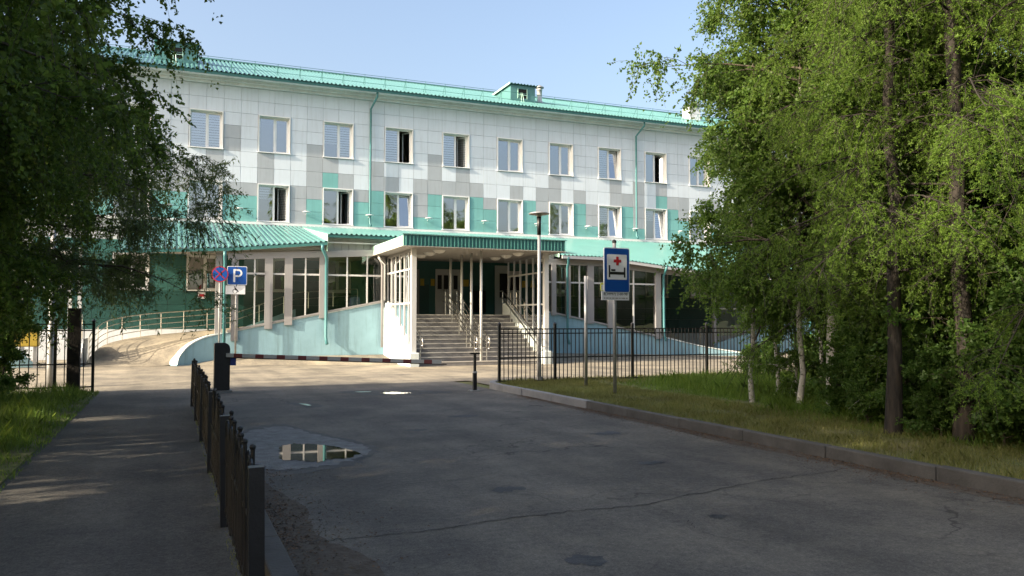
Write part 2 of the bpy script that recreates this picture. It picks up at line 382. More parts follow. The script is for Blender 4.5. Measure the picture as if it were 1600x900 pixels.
blob([(2.38, 16.5), (2.5, 16.35), (2.55, 16.05), (2.48, 15.95), (2.42, 16.2)], .008, 'puddle', 'water', None, 4, 8, .01)
for i, (x, y, rr_) in enumerate(((5.1, 8.0, .13), (4.2, 5.6, .1), (3.0, 7.3, .16), (5.9, 10.4, .2), (3.4, 11.8, .14), (4.6, 13.2, .22), (2.6, 4.9, .12))):
    blob([(x + rr_ * math.cos(a) * random.uniform(.7, 1.5), y + rr_ * math.sin(a) * random.uniform(.6, 1.2)) for a in (0, 1.0, 2.0, 3.1, 4.2, 5.3)], .003, 'oil_stain', 'damp_dark', road, 5, 30 + i, .02)
def crack(pts, wd, seed):
    cz = .0042 + .0002 * (seed % 20); rnd = random.Random(seed); mb = MB(); P = []
    for a, b in zip(pts, pts[1:]):
        for k in range(10):
            t = k / 10; P.append((a[0] + (b[0] - a[0]) * t + rnd.uniform(-.015, .015), a[1] + (b[1] - a[1]) * t + rnd.uniform(-.03, .03)))
    P.append(pts[-1]); W = [wd * rnd.uniform(.25, 1.1) for _ in P]
    for i in range(len(P) - 1):
        mb.quad((P[i][0], P[i][1] - W[i], cz), (P[i + 1][0], P[i + 1][1] - W[i + 1], cz), (P[i + 1][0], P[i + 1][1] + W[i + 1], cz), (P[i][0], P[i][1] + W[i], cz))
    mb.build('road_crack', 'crack', road)
main = [(.95, 6.12), (1.24, 6.09), (2.02, 6.1), (2.6, 6.21), (3.2, 6.23), (3.83, 6.19), (4.5, 6.4), (5.6, 6.7), (6.3, 6.75), (7.1, 6.9)]
crack(main, .010, 1)
def branch_crack(p, ang, n_, wd, seed):
    r_ = random.Random(seed); pts = [p]
    for _ in range(n_):
        ang += r_.uniform(-.55, .55); l = r_.uniform(.15, .4); pts.append((pts[-1][0] + math.cos(ang) * l, pts[-1][1] + math.sin(ang) * l))
    crack(pts, wd, seed)
for i, (p, a, k, wd) in enumerate((((2.6, 6.21), 1.2, 4, .005), ((3.83, 6.19), -1.0, 5, .006), ((4.5, 6.4), 1.5, 6, .005), ((5.6, 6.7), -.8, 4, .005), ((3.1, 9.4), -.3, 9, .006), ((2.6, 15.6), -1.2, 6, .008), ((4.4, 9.1), 1.9, 5, .004),
                                  ((5.5, 14), -2.4, 8, .006), ((1.6, 7.6), .3, 6, .005), ((6.3, 11.5), -1.4, 7, .005), ((3.3, 13.0), .2, 6, .005))): branch_crack(p, a, k, wd, 50 + i)

# ------------------------------------------------------------------ hospital building (main block)
FY = 40.0                       # facade plane
CW, X0 = .76375, 3.72           # panel column width, first window column
BX0, BX1 = X0 - 20 * CW, X0 + 56 * CW
ZR = [6.36, 6.97, 7.58, 8.19, 8.93, 9.66, 10.26, 10.87, 11.48, 12.10, 12.72]
bld = thing('hospital_building', (20, 46, 0), 'three-storey hospital block clad in white, grey and teal panels under a turquoise roof', 'building')
def cx(c): return X0 + c * CW
KW = list(range(-5, 14))        # window bays
wall = MB()
ya, yb = FY + .06, FY + .42
for z0, z1 in ((0, 3.04), (4.72, 6.36), (8.19, 9.66), (11.48, 13.0)): wall.box(BX0, BX1, ya, yb, z0, z1)
for z0, z1 in ((3.04, 4.72), (6.36, 8.19), (9.66, 11.48)):
    xs = [BX0]
    for k in KW: xs += [cx(4 * k) + .02, cx(4 * k + 2) - .02]
    xs.append(BX1)
    for a, b in zip(xs[0::2], xs[1::2]): wall.box(a, b, ya, yb, z0, z1)
wall.box(BX0, BX0 + .3, yb, 52, 0, 13.0); wall.box(BX1 - .3, BX1, yb, 52, 0, 13.0); wall.box(BX0 + .3, BX1 - .3, 51.7, 52, 0, 13.0)
wallo = wall.build('wall', 'wall_backing', bld)
# facade panels, each its own piece; colours read off the photograph (w white, g grey, t teal), rows bottom to top
PAT = {-5: 'ttggw', -2: 'ttgwwgg', -1: 'ttgww', 0: '___gg', 1: '___ww', 2: 'gggww', 3: 'ttgggg', 4: '___tg', 5: '___gw', 6: 'ttgww', 7: 'tttgg',
       8: '___gw', 9: '___ww', 10: 'tgggw', 11: 'tttggg', 12: '___gw', 13: '___gg', 14: 'tttgw', 15: 'ttgww', 16: '___ww', 17: '___gw', 18: 'tttww',
       19: 'ttggw', 20: '___gg', 21: '___ww', 22: 'tttgw', 23: 'tggww', 24: '___ww', 25: '___gg', 26: 'tttgw', 27: 'tgggg', 28: '___ww', 29: '___tg',
       30: 'tttgw', 31: 'ttggw', 32: '___ww', 33: '___gw'}
rp = random.Random(11)
MN = {'w': 'white_panel', 'g': 'grey_panel', 't': 'teal_panel'}
pm = {}
far = {'w': MB(), 'g': MB(), 't': MB()}
for c in range(-20, 56):
    pat = PAT.get(c)
    if pat is None: pat = ''.join(rp.choice(q) for q in ('ttg', 'ttg', 'tgg', 'ggw', 'gww'))
    for r in range(10):
        iswin = (c % 4) in (0, 1) and (c // 4) in KW
        if iswin and r in (0, 1, 2, 5, 6, 7): continue
        ch = pat[r] if r < len(pat) else 'w'
        if ch == '_': ch = 'w'
        hgt = round(ZR[r + 1] - ZR[r], 2); th = .018
        if -5 <= c <= 33:
            key = (hgt, ch)
            if key not in pm:
                a, b, t = CW / 2 - .0025, hgt / 2 - .0025, th
                mb = MB(); mb.v = [(-a, 0, -b), (a, 0, -b), (a, 0, b), (-a, 0, b), (-a + .004, -t, -b + .004), (a - .004, -t, -b + .004), (a - .004, -t, b - .004), (-a + .004, -t, b - .004)]
                mb.f = [(4, 5, 6, 7), (0, 1, 5, 4), (1, 2, 6, 5), (2, 3, 7, 6), (3, 0, 4, 7)]
                pm[key] = mb.mesh('facade_panel', MN[ch])
            o = link('facade_panel', pm[key], wallo, 0, (cx(c) + CW / 2, FY + .03, (ZR[r] + ZR[r + 1]) / 2))
            o.rotation_euler = (rp.uniform(-.005, .005), 0, rp.uniform(-.007, .007))
        else:
            far[ch].box(cx(c) + .006, cx(c + 1) - .006, FY, FY + .03, ZR[r] + .006, ZR[r + 1] - .006)
for ch, mb in far.items():
    o = mb.build('facade_panel', MN[ch], wallo); o['kind'] = 'stuff'
# ground floor cladding
gmesh = {}
zg = [.12, .95, 1.78, 2.41, 3.04, 3.60, 4.16, 4.72, 5.3, 5.9]
for c in range(-12, 34):
    for r in range(9):
        iswin = (c % 4) in (0, 1) and (c // 4) in KW
        if iswin and r in (4, 5, 6): continue
        if 6 <= c <= 14: continue
        if r == 8 or (r == 7 and c > -6): continue
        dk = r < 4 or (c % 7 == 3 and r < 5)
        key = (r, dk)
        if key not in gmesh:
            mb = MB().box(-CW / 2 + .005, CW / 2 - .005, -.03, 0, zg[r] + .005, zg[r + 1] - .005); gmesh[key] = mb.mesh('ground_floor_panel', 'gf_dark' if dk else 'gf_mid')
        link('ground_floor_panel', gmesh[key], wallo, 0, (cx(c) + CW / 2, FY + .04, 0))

# windows
def blind(mb, x0, x1, z0, z1, y):
    z = z1
    while z - .075 > z0: mb.box(x0, x1, y, y + .004, z - .095, z); z -= .122
spec3 = {-1: ('B', 'B'), 0: ('', ''), 1: ('b', 'B'), 2: ('B', 'o'), 3: ('B', 'oB'), 4: ('', ''), 5: ('', ''), 6: ('B', 'th'), 7: ('', 'o')}
spec2 = {0: ('h', 'oB'), 1: ('', 'o'), 2: ('', 't'), 3: ('', ''), 4: ('', 'C'), 5: ('p', ''), 6: ('B', 'tC'), 7: ('h', 'tB')}
rw = random.Random(5)
def window(k, z0, z1, sl_, sr):
    xa, xb = cx(4 * k) + .02, cx(4 * k + 2) - .02
    fy = FY + .24; f = .06; xm = xa + .06 + (xb - xa - .12) * .52
    fr = MB()
    lx0, lx1, lz0, lz1 = xa + .045, xb - .045, z0 + .05, z1 - .045
    fr.box(lx0, lx0 + f, fy, fy + .07, lz0, lz1).box(lx1 - f, lx1, fy, fy + .07, lz0, lz1)
    fr.box(lx0 + f, lx1 - f, fy, fy + .07, lz0, lz0 + f).box(lx0 + f, lx1 - f, fy, fy + .07, lz1 - f, lz1).box(xm - .045, xm + .045, fy, fy + .07, lz0 + f, lz1 - f)
    win = fr.build('window', 'pvc', bld)
    # reveal liner and sill
    rv = MB()
    rv.box(xa, xa + .045, FY - .025, fy + .07, z0 + .05, z1 - .045).box(xb - .045, xb, FY - .025, fy + .07, z0 + .05, z1 - .045).box(xa, xb, FY - .025, fy + .07, z1 - .045, z1)
    rv.build('reveal', 'pvc', win)
    MB().box(xa - .02, xb + .02, FY - .07, fy + .07, z0 + .012, z0 + .048).build('sill', 'pvc', win)
    px0, px1, pz0, pz1 = lx0 + f, xm - .045, lz0 + f, lz1 - f
    MB().quad((px0, fy + .03, pz0), (px1, fy + .03, pz0), (px1, fy + .03, pz1), (px0, fy + .03, pz1)).build('pane', 'glass', win)
    # right-hand sash, hinged on its right side
    sx0, sx1 = xm + .045, lx1 - f; W, Hh = sx1 - sx0, pz1 - pz0
    sa = MB(); g = .045
    sa.box(-W, -W + g, 0, .05, 0, Hh).box(-g, 0, 0, .05, 0, Hh).box(-W + g, -g, 0, .05, 0, g).box(-W + g, -g, 0, .05, Hh - g, Hh)
    ang = 0; tilt = 0
    if 'o' in sr: ang = -rw.uniform(.75, 1.15)
    if 't' in sr: tilt = -.1
    def place(o):
        o.location = (sx1, fy + .012, pz0); o.rotation_euler = (tilt, 0, ang); attach(o, win); return o
    s_ = bpy.data.objects.new('sash', sa.mesh('sash', 'pvc')); col.objects.link(s_); place(s_)
    pn = bpy.data.objects.new('pane', MB().quad((-W + g, .02, g), (-g, .02, g), (-g, .02, Hh - g), (-W + g, .02, Hh - g)).mesh('pane', 'glass')); col.objects.link(pn); place(pn)
    if 'B' in sr or 'C' in sr or 'h' in sr:
        mb = MB()
        if 'C' in sr: mb.box(-W + g, -g, .06, .064, g, Hh - g)
        else: blind(mb, -W + g, -g, g + (.55 * Hh if 'h' in sr else 0), Hh - g, .06)
        b = bpy.data.objects.new('blind', mb.mesh('blind', 'blind')); col.objects.link(b); place(b)
    if sl_:
        if sl_ == 'p':
            MB().lathe([(.06, 0), (.085, .14), (.08, .15)], ((px0 + px1) / 2 + .1, fy + .2, z0 + .06), 10).build('flower_pot', 'pvc', win)
        else:
            mb = MB(); lo = {'B': pz0, 'b': pz0 + .36 * Hh, 'h': pz0 + .62 * Hh}[sl_[0]]
            blind(mb, px0, px1, lo, pz1, fy + .09); mb.build('blind', 'blind', win)
    rm = MB(); d = FY + 3.4; ry = yb + .005; ra, rb = xa - .55, xb + .55; zb, zt = z0 - .7, z1 + .4
    rm.quad((ra, d, zb), (rb, d, zb), (rb, d, zt), (ra, d, zt)).quad((ra, ry, zb), (ra, d, zb), (ra, d, zt), (ra, ry, zt)).quad((rb, ry, zb), (rb, ry, zt), (rb, d, zt), (rb, d, zb))
    rm.quad((ra, ry, zb), (rb, ry, zb), (rb, d, zb), (ra, d, zb)).quad((ra, ry, zt), (ra, d, zt), (rb, d, zt), (rb, ry, zt))
    rm.build('room_interior', rw.choice(['room', 'room', 'room_light']), win)
opts = [('', ''), ('B', 'B'), ('b', 'B'), ('B', 'o'), ('', 'o'), ('', 't')]
for k in KW:
    s3 = spec3.get(k) or rw.choice(opts); s2 = spec2.get(k) or rw.choice(opts)
    window(k, 9.66, 11.48, *s3); window(k, 6.36, 8.19, *s2)
    if k not in (2, 3): window(k, 3.04, 4.72, '', '')
# string course under the second-floor windows
MB().box(BX0, BX1, FY - .09, FY + .06, 6.22, 6.345).build('string_course', 'pvc', bld)
# cornice and eaves
co_ = MB(); co_.box(BX0, BX1, FY - .16, FY + .06, 12.73, 12.86).box(BX0, BX1, FY - .30, FY + .06, 12.863, 13.0).box(BX0 - .3, BX1 + .3, FY - .84, FY + .42, 13.0, 13.05)
co_.build('cornice', 'cornice', bld)
EY, EZ, RY, RZ_ = FY - .9, 13.06, 46.2, 15.72
MB().box(BX0 - .4, BX1 + .4, EY, EY + .04, 12.93, 13.07).build('eaves_trim', 'teal_trim', bld)
def corr(name, e0, e1, t0, t1, pitch, h, m, parent, flip=1):
    e0, e1, t0, t1 = map(Vector, (e0, e1, t0, t1)); n = max(1, round((e1 - e0).length / pitch)); mb = MB()
    nr = (e1 - e0).cross(t0 - e0).normalized() * flip
    if nr.z < 0: nr = -nr
    prof = [(0, 0), (.42, 0), (.54, 1), (.88, 1)]
    us = [((i + u) / n, y) for i in range(n) for u, y in prof] + [(1, 0)]
    for u, y in us:
        for a, b in ((e0, e1), (t0, t1)): mb.v.append(tuple(a.lerp(b, u) + nr * (h * y)))
    mb.f = [(2 * i, 2 * i + 2, 2 * i + 3, 2 * i + 1) for i in range(len(us) - 1)]
    return mb.build(name, m, parent)
rf = corr('roof', (BX0 - .4, EY - .06, EZ), (BX1 + .4, EY - .06, EZ), (BX0 - .4, RY, RZ_), (BX1 + .4, RY, RZ_), .2, .05, 'roof_metal', bld)
corr('roof_back', (BX0 - .4, 52.8, EZ), (BX1 + .4, 52.8, EZ), (BX0 - .4, RY, RZ_ - .01), (BX1 + .4, RY, RZ_ - .01), .4, .05, 'roof_metal', bld)
MB().prism([(BX0 - .4, RZ_ + .0), (BX1 + .4, RZ_ + .0), (BX1 + .4, RZ_ + .07), (BX0 - .4, RZ_ + .07)], RY - .16, RY + .16).build('ridge_cap', 'roof_metal', rf)
def roofz(y): return EZ + (y - EY) * (RZ_ - EZ) / (RY - EY)
for e in (BX0, BX1):
    MB().quad((e, FY + .1, 13.0), (e, 51.9, 13.0), (e, RY, RZ_ - .12)).build('gable', 'wall_backing', bld)
# snow guard rail along the eaves
sg = MB(); y = EY + .75; z = roofz(y)
for zz in (.22, .62): sg.tube([(BX0, y, z + zz), (BX1, y, z + zz)], .011, 5)
sg.build('snow_guard_rail', 'teal_trim', rf)
pme = MB().tube([(0, 0, 0), (0, 0, .64)], .012, 5).tube([(0, .45, .17), (0, 0, .6)], .01, 5).mesh('snow_guard_post', 'teal_trim')
x = BX0 + .4
while x < BX1 - 12: link('snow_guard_post', pme, rf, 0, (x, y, z)); x += 1.05
def dormer(xa, xb, yf, top):
    zb = roofz(yf) - .1; zt = top; yb2 = yf + (zt - .1 - zb) / .375 * .92
    d = MB(); d.prism([(xa, zb), (xb, zb), (xb, zt), (xa, zt)], yf, yf + .05)
    for x in (xa, xb - .05): d.v += []; d.quad((x, yf + .05, zb), (x, yf + .05, zt), (x, yb2, zt + .02), (x, yb2, roofz(yb2) - .05)); d.quad((x + .05, yf + .05, zb), (x + .05, yb2, roofz(yb2) - .05), (x + .05, yb2, zt + .02), (x + .05, yf + .05, zt))
    do = d.build('dormer', 'roof_metal', bld)
    corr('dormer_roof', (xa - .12, yf - .16, zt + .0), (xb + .12, yf - .16, zt + .0), (xa - .12, yb2 + .6, zt + .08), (xb + .12, yb2 + .6, zt + .08), .19, .045, 'roof_metal', do)
    MB().box(xa - .13, xa - .1, yf - .18, yb2 + .5, zt - .05, zt + .05).build('verge_trim', 'mint', do)
    wx = (xa + xb) / 2 - .03
    MB().box(wx - .26, wx + .26, yf - .004, yf + .02, zb + .33, zb + .85).build('hatch_opening', 'dark', do)
    MB().box(wx - .3, wx - .26, yf - .03, yf + .01, zb + .3, zb + .88).box(wx + .26, wx + .3, yf - .03, yf + .01, zb + .3, zb + .88).box(wx - .26, wx + .26, yf - .03, yf + .01, zb + .5, zb + .53).build('hatch_frame', 'mint', do)
    MB().tube([(wx - .16, yf - .25, zb - .05), (wx - .12, yf - .1, zb + .6), (wx - .04, yf - .1, zb + .6), (wx, yf - .25, zb - .05)], .018, 5).build('ladder_handle', 'mint', do)
dormer(17.36, 18.86, 41.5, 14.93)
dormer(-.75, 1.0, 41.5, 14.95)
def vent(x, y, r, h, m):
    z = roofz(y)
    v = MB().lathe([(r * 1.25, -.15), (r * 1.25, .1), (r, .12), (r, h), (r * 1.15, h), (r * 1.15, h + .06), (r * .8, h + .07)], (x, y, z), 14).build('vent_pipe', m, bld, True)
    MB().lathe([(r * 1.75, h + .13), (r * 1.75, h + .17), (r * .3, h + .3)], (x, y, z), 14).build('vent_cap', 'galv', v)
vent(19.55, 42.4, .15, .75, 'frame_white')
v = MB().box(30.1, 30.9, 42.6, 43.4, roofz(42.6) - .1, roofz(43) + .75).build('chimney', 'cornice', bld)
MB().prism([(29.98, roofz(43) + .82), (31.02, roofz(43) + .82), (30.5, roofz(43) + 1.05)], 42.45, 43.55).build('chimney_cap', 'galv', v)
# downpipes on the facade
def downpipe(pts, r, m, parent, sleeves=()):
    d = MB().tube(pts, r, 8).build('downpipe', m, parent, True)
    return d
for x in (9.1, 24.45):
    downpipe([(x + .18, EY + .12, 12.98), (x + .18, EY + .14, 12.75), (x, FY - .16, 12.25), (x, FY - .16, 6.75), (x, FY - .16, 6.52), (x + .02, FY - .3, 6.38)], .055, 'pipe', bld)
# small wall lamps over the lean-to roof, one per bay
for k in range(-3, 9):
    x = cx(4 * k + 3) - .02
    z = 6.86
    l = MB().tube([(x, FY, z - .04), (x, FY - .28, z + .03)], .014, 6).build('wall_lamp', 'pvc', bld)
    MB().lathe([(.05, -.03), (.2, -.005), (.21, .012), (.12, .04), (.03, .05)], (x, FY - .3, z + .04), 14).build('lamp_head', 'pvc', l, True)

# ------------------------------------------------------------------ lean-to roofs and glazed galleries
gal_l = thing('ramp_gallery', (5, 34, 0), 'glazed ramp gallery left of the porch, behind the parking sign', 'gallery')
gal_r = thing('ramp_gallery', (20, 33, 0), 'glazed ramp gallery with pale blue wall behind the black fence and hospital sign', 'gallery')
TZ, TY = 6.2, FY - .04
# left gallery: wall line D -> E
D, E_ = Vector((2.15, 33.0, 0)), Vector((8.1, 32.65, 0))
LW = [(.28, 32.55, .05), (.34, 32.62, .28), (.55, 32.74, .58), (.85, 32.86, .83), (1.25, 32.95, 1.02), (1.7, 33.0, 1.13), (2.15, 33.0, 1.22), (3.6, 32.915, 1.52), (5.1, 32.827, 1.82), (6.6, 32.74, 2.12), (8.1, 32.65, 2.42)]
def ribbon_wall(name, pts, thick, zb, m, parent, capm, sub=4):
    P = []
    for i in range(len(pts) - 1):
        p0 = Vector(pts[max(i - 1, 0)]); p1 = Vector(pts[i]); p2 = Vector(pts[i + 1]); p3 = Vector(pts[min(i + 2, len(pts) - 1)])
        for j in range(sub):
            t = j / sub
            P.append(.5 * ((2 * p1) + (p2 - p0) * t + (2 * p0 - 5 * p1 + 4 * p2 - p3) * t * t + (3 * p1 - p0 - 3 * p2 + p3) * t ** 3))
    P.append(Vector(pts[-1])); mb = MB(); cp = MB()
    N = []
    for i, p in enumerate(P):
        d = P[min(i + 1, len(P) - 1)] - P[max(i - 1, 0)]; d.z = 0; d.normalize(); N.append(Vector((-d.y, d.x, 0)))
    for (mbx, off0, off1, ztop, zbot) in ((mb, 0, thick, 0, None), (cp, -.025, thick + .025, .05, 0)):
        for p, n in zip(P, N):
            a = p + n * off0; b = p + n * off1; lo = zb if zbot is None else p.z + .002
            mbx.v += [(a.x, a.y, lo), (a.x, a.y, p.z + ztop), (b.x, b.y, p.z + ztop), (b.x, b.y, lo)]
        for i in range(len(P) - 1):
            q = 4 * i
            for k in range(4): mbx.f.append((q + k, q + 4 + k, q + 4 + (k + 1) % 4, q + (k + 1) % 4))
        mbx.f += [(0, 1, 2, 3), tuple(4 * (len(P) - 1) + k for k in (3, 2, 1, 0))]
    o = mb.build(name, m, parent); cp.build('coping', capm, o); return o
ribbon_wall('ramp_wall', LW, .28, -.05, 'stucco', gal_l, 'stucco_white')
# raised apron in the recess in front of the wall
MB().prism([(0, 0), (1, 0), (1, 1)], 0, 1)
ap = MB(); ap.v = [(.9, 31.6, .0), (8.04, 30.2, .0), (8.04, 32.62, .3), (2.15, 32.97, .26), (.7, 32.75, .03)]; ap.f = [(0, 1, 2, 3, 4)]
ap.v = [(p[0], p[1], p[2] + .006) for p in ap.v]; ap.build('apron', 'asphalt_yard', gal_l)
def gl(u, z): p = D.lerp(E_, u); return Vector((p.x, p.y, z))
def wtop_l(u): return 1.22 + .05 + (2.42 - 1.22) * u
def gframe(gal, pt, u, za, zb, wd, dp, m, name='post', off=0.0):
    a = pt(u, za); b = pt(u, zb); n = Vector((pt(1, 0) - pt(0, 0))).normalized().cross(Vector((0, 0, 1)))
    a = a + n * off; b = b + n * off
    d = (pt(1, 0) - pt(0, 0)).normalized()
    mb = MB(); mb.bar(a, b, wd, dp, up=(-d.y, d.x, 0)); return mb.build(name, m, gal)
def gpane(gal, pt, u0, u1, wt, hd, m='glass_gallery'):
    MB().quad(pt(u0, wt(u0)), pt(u1, wt(u1)), pt(u1, hd(u1)), pt(u0, hd(u0))).build('pane', m, gal)
def grail(gal, pt, u0, u1, z0, z1, wd, dp, m, name='transom'):
    MB().bar(pt(u0, z0), pt(u1, z1), wd, dp).build(name, m, gal)
hl = lambda u: 4.02 + .30 * u
for u, wd in ((0.024, .26), (0.234, .30), (0.359, .30), (0.586, .34), (.985, .16)):
    gframe(gal_l, gl, u, wtop_l(u) - (.2 if u > .05 else .4), hl(u) + .02, wd, .2, 'frame_grey', 'post')
for u in (0.146, 0.468, 0.741, 0.876): gframe(gal_l, gl, u, wtop_l(u), hl(u), .055, .08, 'frame_white', 'mullion')
for a, b in ((0.079, 0.213), (0.254, 0.339), (0.379, 0.557), (0.616, 0.977)):
    gpane(gal_l, gl, a, b, wtop_l, hl); grail(gal_l, gl, a, b, 3.5, 3.5, .05, .07, 'frame_white')
grail(gal_l, gl, -.02, 1.0, hl(-.02) + .13, hl(1) + .13, .16, .26, 'frame_grey', 'header_beam')
grail(gal_l, gl, -.25, .6, hl(-.25) + .33, hl(.6) + .36, .05, .12, 'siding', 'eaves_fascia')
grail(gal_l, gl, -.02, 1.0, wtop_l(-.02) + .03, wtop_l(1) + .03, .12, .07, 'frame_grey', 'bottom_rail')
# left lean-to roof, eave polyline
LE = [(-1.7, 32.75, 4.26), (-.8, 32.75, 4.30), (2.15, 32.7, 4.46), (5.7, 32.35, 4.78)]
for p, q in zip(LE, LE[1:]): corr('lean_to_roof', p, q, (p[0], TY, TZ), (q[0], TY, TZ), .2, .05, 'roof_metal', gal_l)
MB().quad((5.7, 32.35, 4.76), (5.7, TY, TZ), (5.7, TY, TZ - .75), (5.7, 32.35, 4.4)).build('roof_end_trim', 'mint', gal_l)
gb = MB()
for p, q in zip(LE, LE[1:]): gb.bar((p[0], p[1] + .03, p[2] - .06), (q[0], q[1] + .03, q[2] - .06), .04, .12)
gb.build('gutter_board', 'teal_trim', gal_l)
sf = MB()
for p, q in zip(LE, LE[1:]): sf.quad((p[0], p[1] + .06, p[2] - .12), (q[0], q[1] + .06, q[2] - .12), (q[0], FY, 4.74), (p[0], FY, 4.74))
sf.build('soffit', 'soffit', gal_l)
# free-standing posts under the roof at the ramp mouth
MB().box(1.6, 1.84, 33.08, 33.3, .7, 4.36).build('post', 'frame_grey', gal_l)
MB().quad((-1.72, 32.75, 4.26), (-1.72, TY, TZ), (-1.72, TY, TZ - .5), (-1.72, 32.75, 4.06)).build('roof_end_trim', 'mint', gal_l)
# downpipes of the left gallery
downpipe([(5.5, 32.3, 4.66), (5.5, 32.3, 4.5), (5.7, 32.55, 4.2), (5.72, 32.66, 4.05), (5.72, 32.66, 1.0), (5.74, 32.5, .75)], .06, 'pipe', gal_l)
downpipe([(1.9, 32.65, 4.3), (1.9, 32.68, 4.1), (1.92, 32.82, 3.9), (1.92, 32.82, .3)], .06, 'pipe', gal_l)
downpipe([(7.75, 32.35, 4.25), (7.9, 32.45, 4.05), (7.95, 32.5, 3.9), (7.95, 32.5, .6)], .055, 'frame_grey', gal_l)
# ramp surface, outer edge and inner edge
RO = [(-2.8, 33.2, .006), (-2.75, 35.2, .35), (-2.3, 37, .75), (-1.0, 38.6, 1.02), (1.0, 39.5, 1.2), (5, 39.7, 1.6), (8.1, 39.7, 1.93)]
RI = [(-.6, 32.4, .006), (.15, 32.75, .06), (.6, 33.05, .42), (1.1, 33.2, .78), (2.2, 33.25, 1.08), (5.2, 33.1, 1.55), (8.2, 32.95, 1.93)]
def catm(pts, sub):
    out = []
    for i in range(len(pts) - 1):
        p0 = Vector(pts[max(i - 1, 0)]); p1 = Vector(pts[i]); p2 = Vector(pts[i + 1]); p3 = Vector(pts[min(i + 2, len(pts) - 1)])
        for j in range(sub):
            t = j / sub; out.append(.5 * ((2 * p1) + (p2 - p0) * t + (2 * p0 - 5 * p1 + 4 * p2 - p3) * t * t + (3 * p1 - p0 - 3 * p2 + p3) * t ** 3))
    out.append(Vector(pts[-1])); return out
ro, ri = catm(RO, 5), catm(RI, 5)
mb = MB()
for a, b in zip(ro, ri): mb.v += [tuple(a), tuple(a.lerp(b, .5)), tuple(b)]
mb.f = [q for i in range(len(ro) - 1) for q in ((3 * i, 3 * i + 1, 3 * i + 4, 3 * i + 3), (3 * i + 1, 3 * i + 2, 3 * i + 5, 3 * i + 4))]
mb.build('ramp_surface', 'asphalt_yard', gal_l, True)
mb = MB()
for a in ro: mb.v += [tuple(a), (a.x, a.y, -.05)]
mb.f = [(2 * i, 2 * i + 1, 2 * i + 3, 2 * i + 2) for i in range(len(ro) - 1)]; mb.build('ramp_side', 'stucco_white', gal_l)
def railing(parent, pts, h, rails, step, m='steel', r=.02):
    for hh in rails: MB().tube([(p[0], p[1], p[2] + hh) for p in pts], r * (1.15 if hh == max(rails) else .8), 6).build('handrail', m, parent)
    L = [0]
    for a, b in zip(pts, pts[1:]): L.append(L[-1] + (Vector(b) - Vector(a)).length)
    n = max(1, round(L[-1] / step)); me = MB().tube([(0, 0, 0), (0, 0, h)], r, 6).mesh('rail_post', m)
    for k in range(n + 1):
        d = L[-1] * k / n; i = max(j for j in range(len(L)) if L[j] <= d + 1e-6); i = min(i, len(pts) - 2)
        t = (d - L[i]) / max(1e-6, L[i + 1] - L[i]); p = Vector(pts[i]).lerp(Vector(pts[i + 1]), t); link('rail_post', me, parent, 0, p)
railing(gal_l, [tuple(p + Vector((.08, -.08, 0))) for p in ro[2:23]], .95, (.25, .48, .72, .95), 1.05)
# inner ramp upstand and rail seen through the glass
MB().prism([(2.6, 1.1), (5.2, 1.6), (5.2, 2.2), (2.6, 1.25)], 37.4, 37.6).build('ramp_upstand', 'stucco', gal_l)
railing(gal_l, [(2.6, 37.5, 1.25), (5.2, 37.5, 2.2), (8, 37.5, 2.4)], .75, (.45, .75), 1.2)
# plinth of the facade and notice plate
for a, b, z in ((BX0, 2.2, 1.3), (19.8, BX1, 1.0)): MB().box(a, b, FY - .12, FY + .02, -.05, z).build('plinth', 'cornice', bld)
MB().box(1.18, 1.5, FY - .03, FY, 2.7, 3.0).build('notice_plate', 'sign_white', bld)
MB().box(1.22, 1.46, FY - .033, FY - .03, 2.79, 2.91).build('notice_print', 'sign_red', bld)

# right gallery
def gr(u, z): return Vector((13.6 + 11 * u, 32.65 + .35 * u, z))
RW = [(13.85, 32.66, 2.35), (16.5, 32.75, 1.86), (19, 32.83, 1.38), (21.5, 32.91, .92), (23.6, 32.97, .48), (24.9, 32.7, .25), (25.7, 32.2, .12)]
ribbon_wall('ramp_wall', RW, .28, -.05, 'stucco', gal_r, 'stucco_white')
wtop_r = lambda u: 2.44 - 2.15 * u
hr = lambda u: 4.18 if u < .4 else 4.18 - (u - .4) * .85
erz = lambda u: 4.55 if u < .4 else 4.55 - (u - .4) * .95
for u, wd in ((.195, .22), (.262, .2), (.366, .32), (.46, .24), (.70, .30)): gframe(gal_r, gr, u, wtop_r(u) - .1, hr(u) + .05, wd, .2, 'frame_grey', 'post')
for u in (.315, .578): gframe(gal_r, gr, u, wtop_r(u), hr(u), .06, .09, 'frame_white', 'mullion')
for a, b in ((.03, .185), (.205, .252), (.27, .35), (.382, .448), (.472, .685)):
    gpane(gal_r, gr, a, b, wtop_r, hr); grail(gal_r, gr, a, b, 3.4, 3.4, .05, .07, 'frame_white')
grail(gal_r, gr, .0, .4, 4.31, 4.31, .16, .26, 'frame_grey', 'header_beam'); grail(gal_r, gr, .4, 1.05, 4.31, hr(1.05) + .13, .16, .24, 'frame_grey', 'header_beam')
grail(gal_r, gr, .18, .72, wtop_r(.18) + .02, wtop_r(.72) + .02, .12, .07, 'frame_grey', 'bottom_rail')
E0, E1, E2, E3 = (15.9, 32.1, 4.56), (18.1, 32.3, 4.56), (25.6, 32.6, 3.88), (60, 33.2, 3.9)
corr('lean_to_roof', E0, E1, (15.9, TY, TZ), (18.1, TY, TZ), .2, .05, 'roof_metal', gal_r)
corr('lean_to_roof', E1, E2, (18.1, TY, TZ), (25.6, TY, TZ), .2, .05, 'roof_metal', gal_r)
corr('lean_to_roof', E2, (45, 33.2, 3.88), (25.6, TY, TZ), (45, TY, TZ), .2, .05, 'roof_metal', gal_r)
gb = MB()
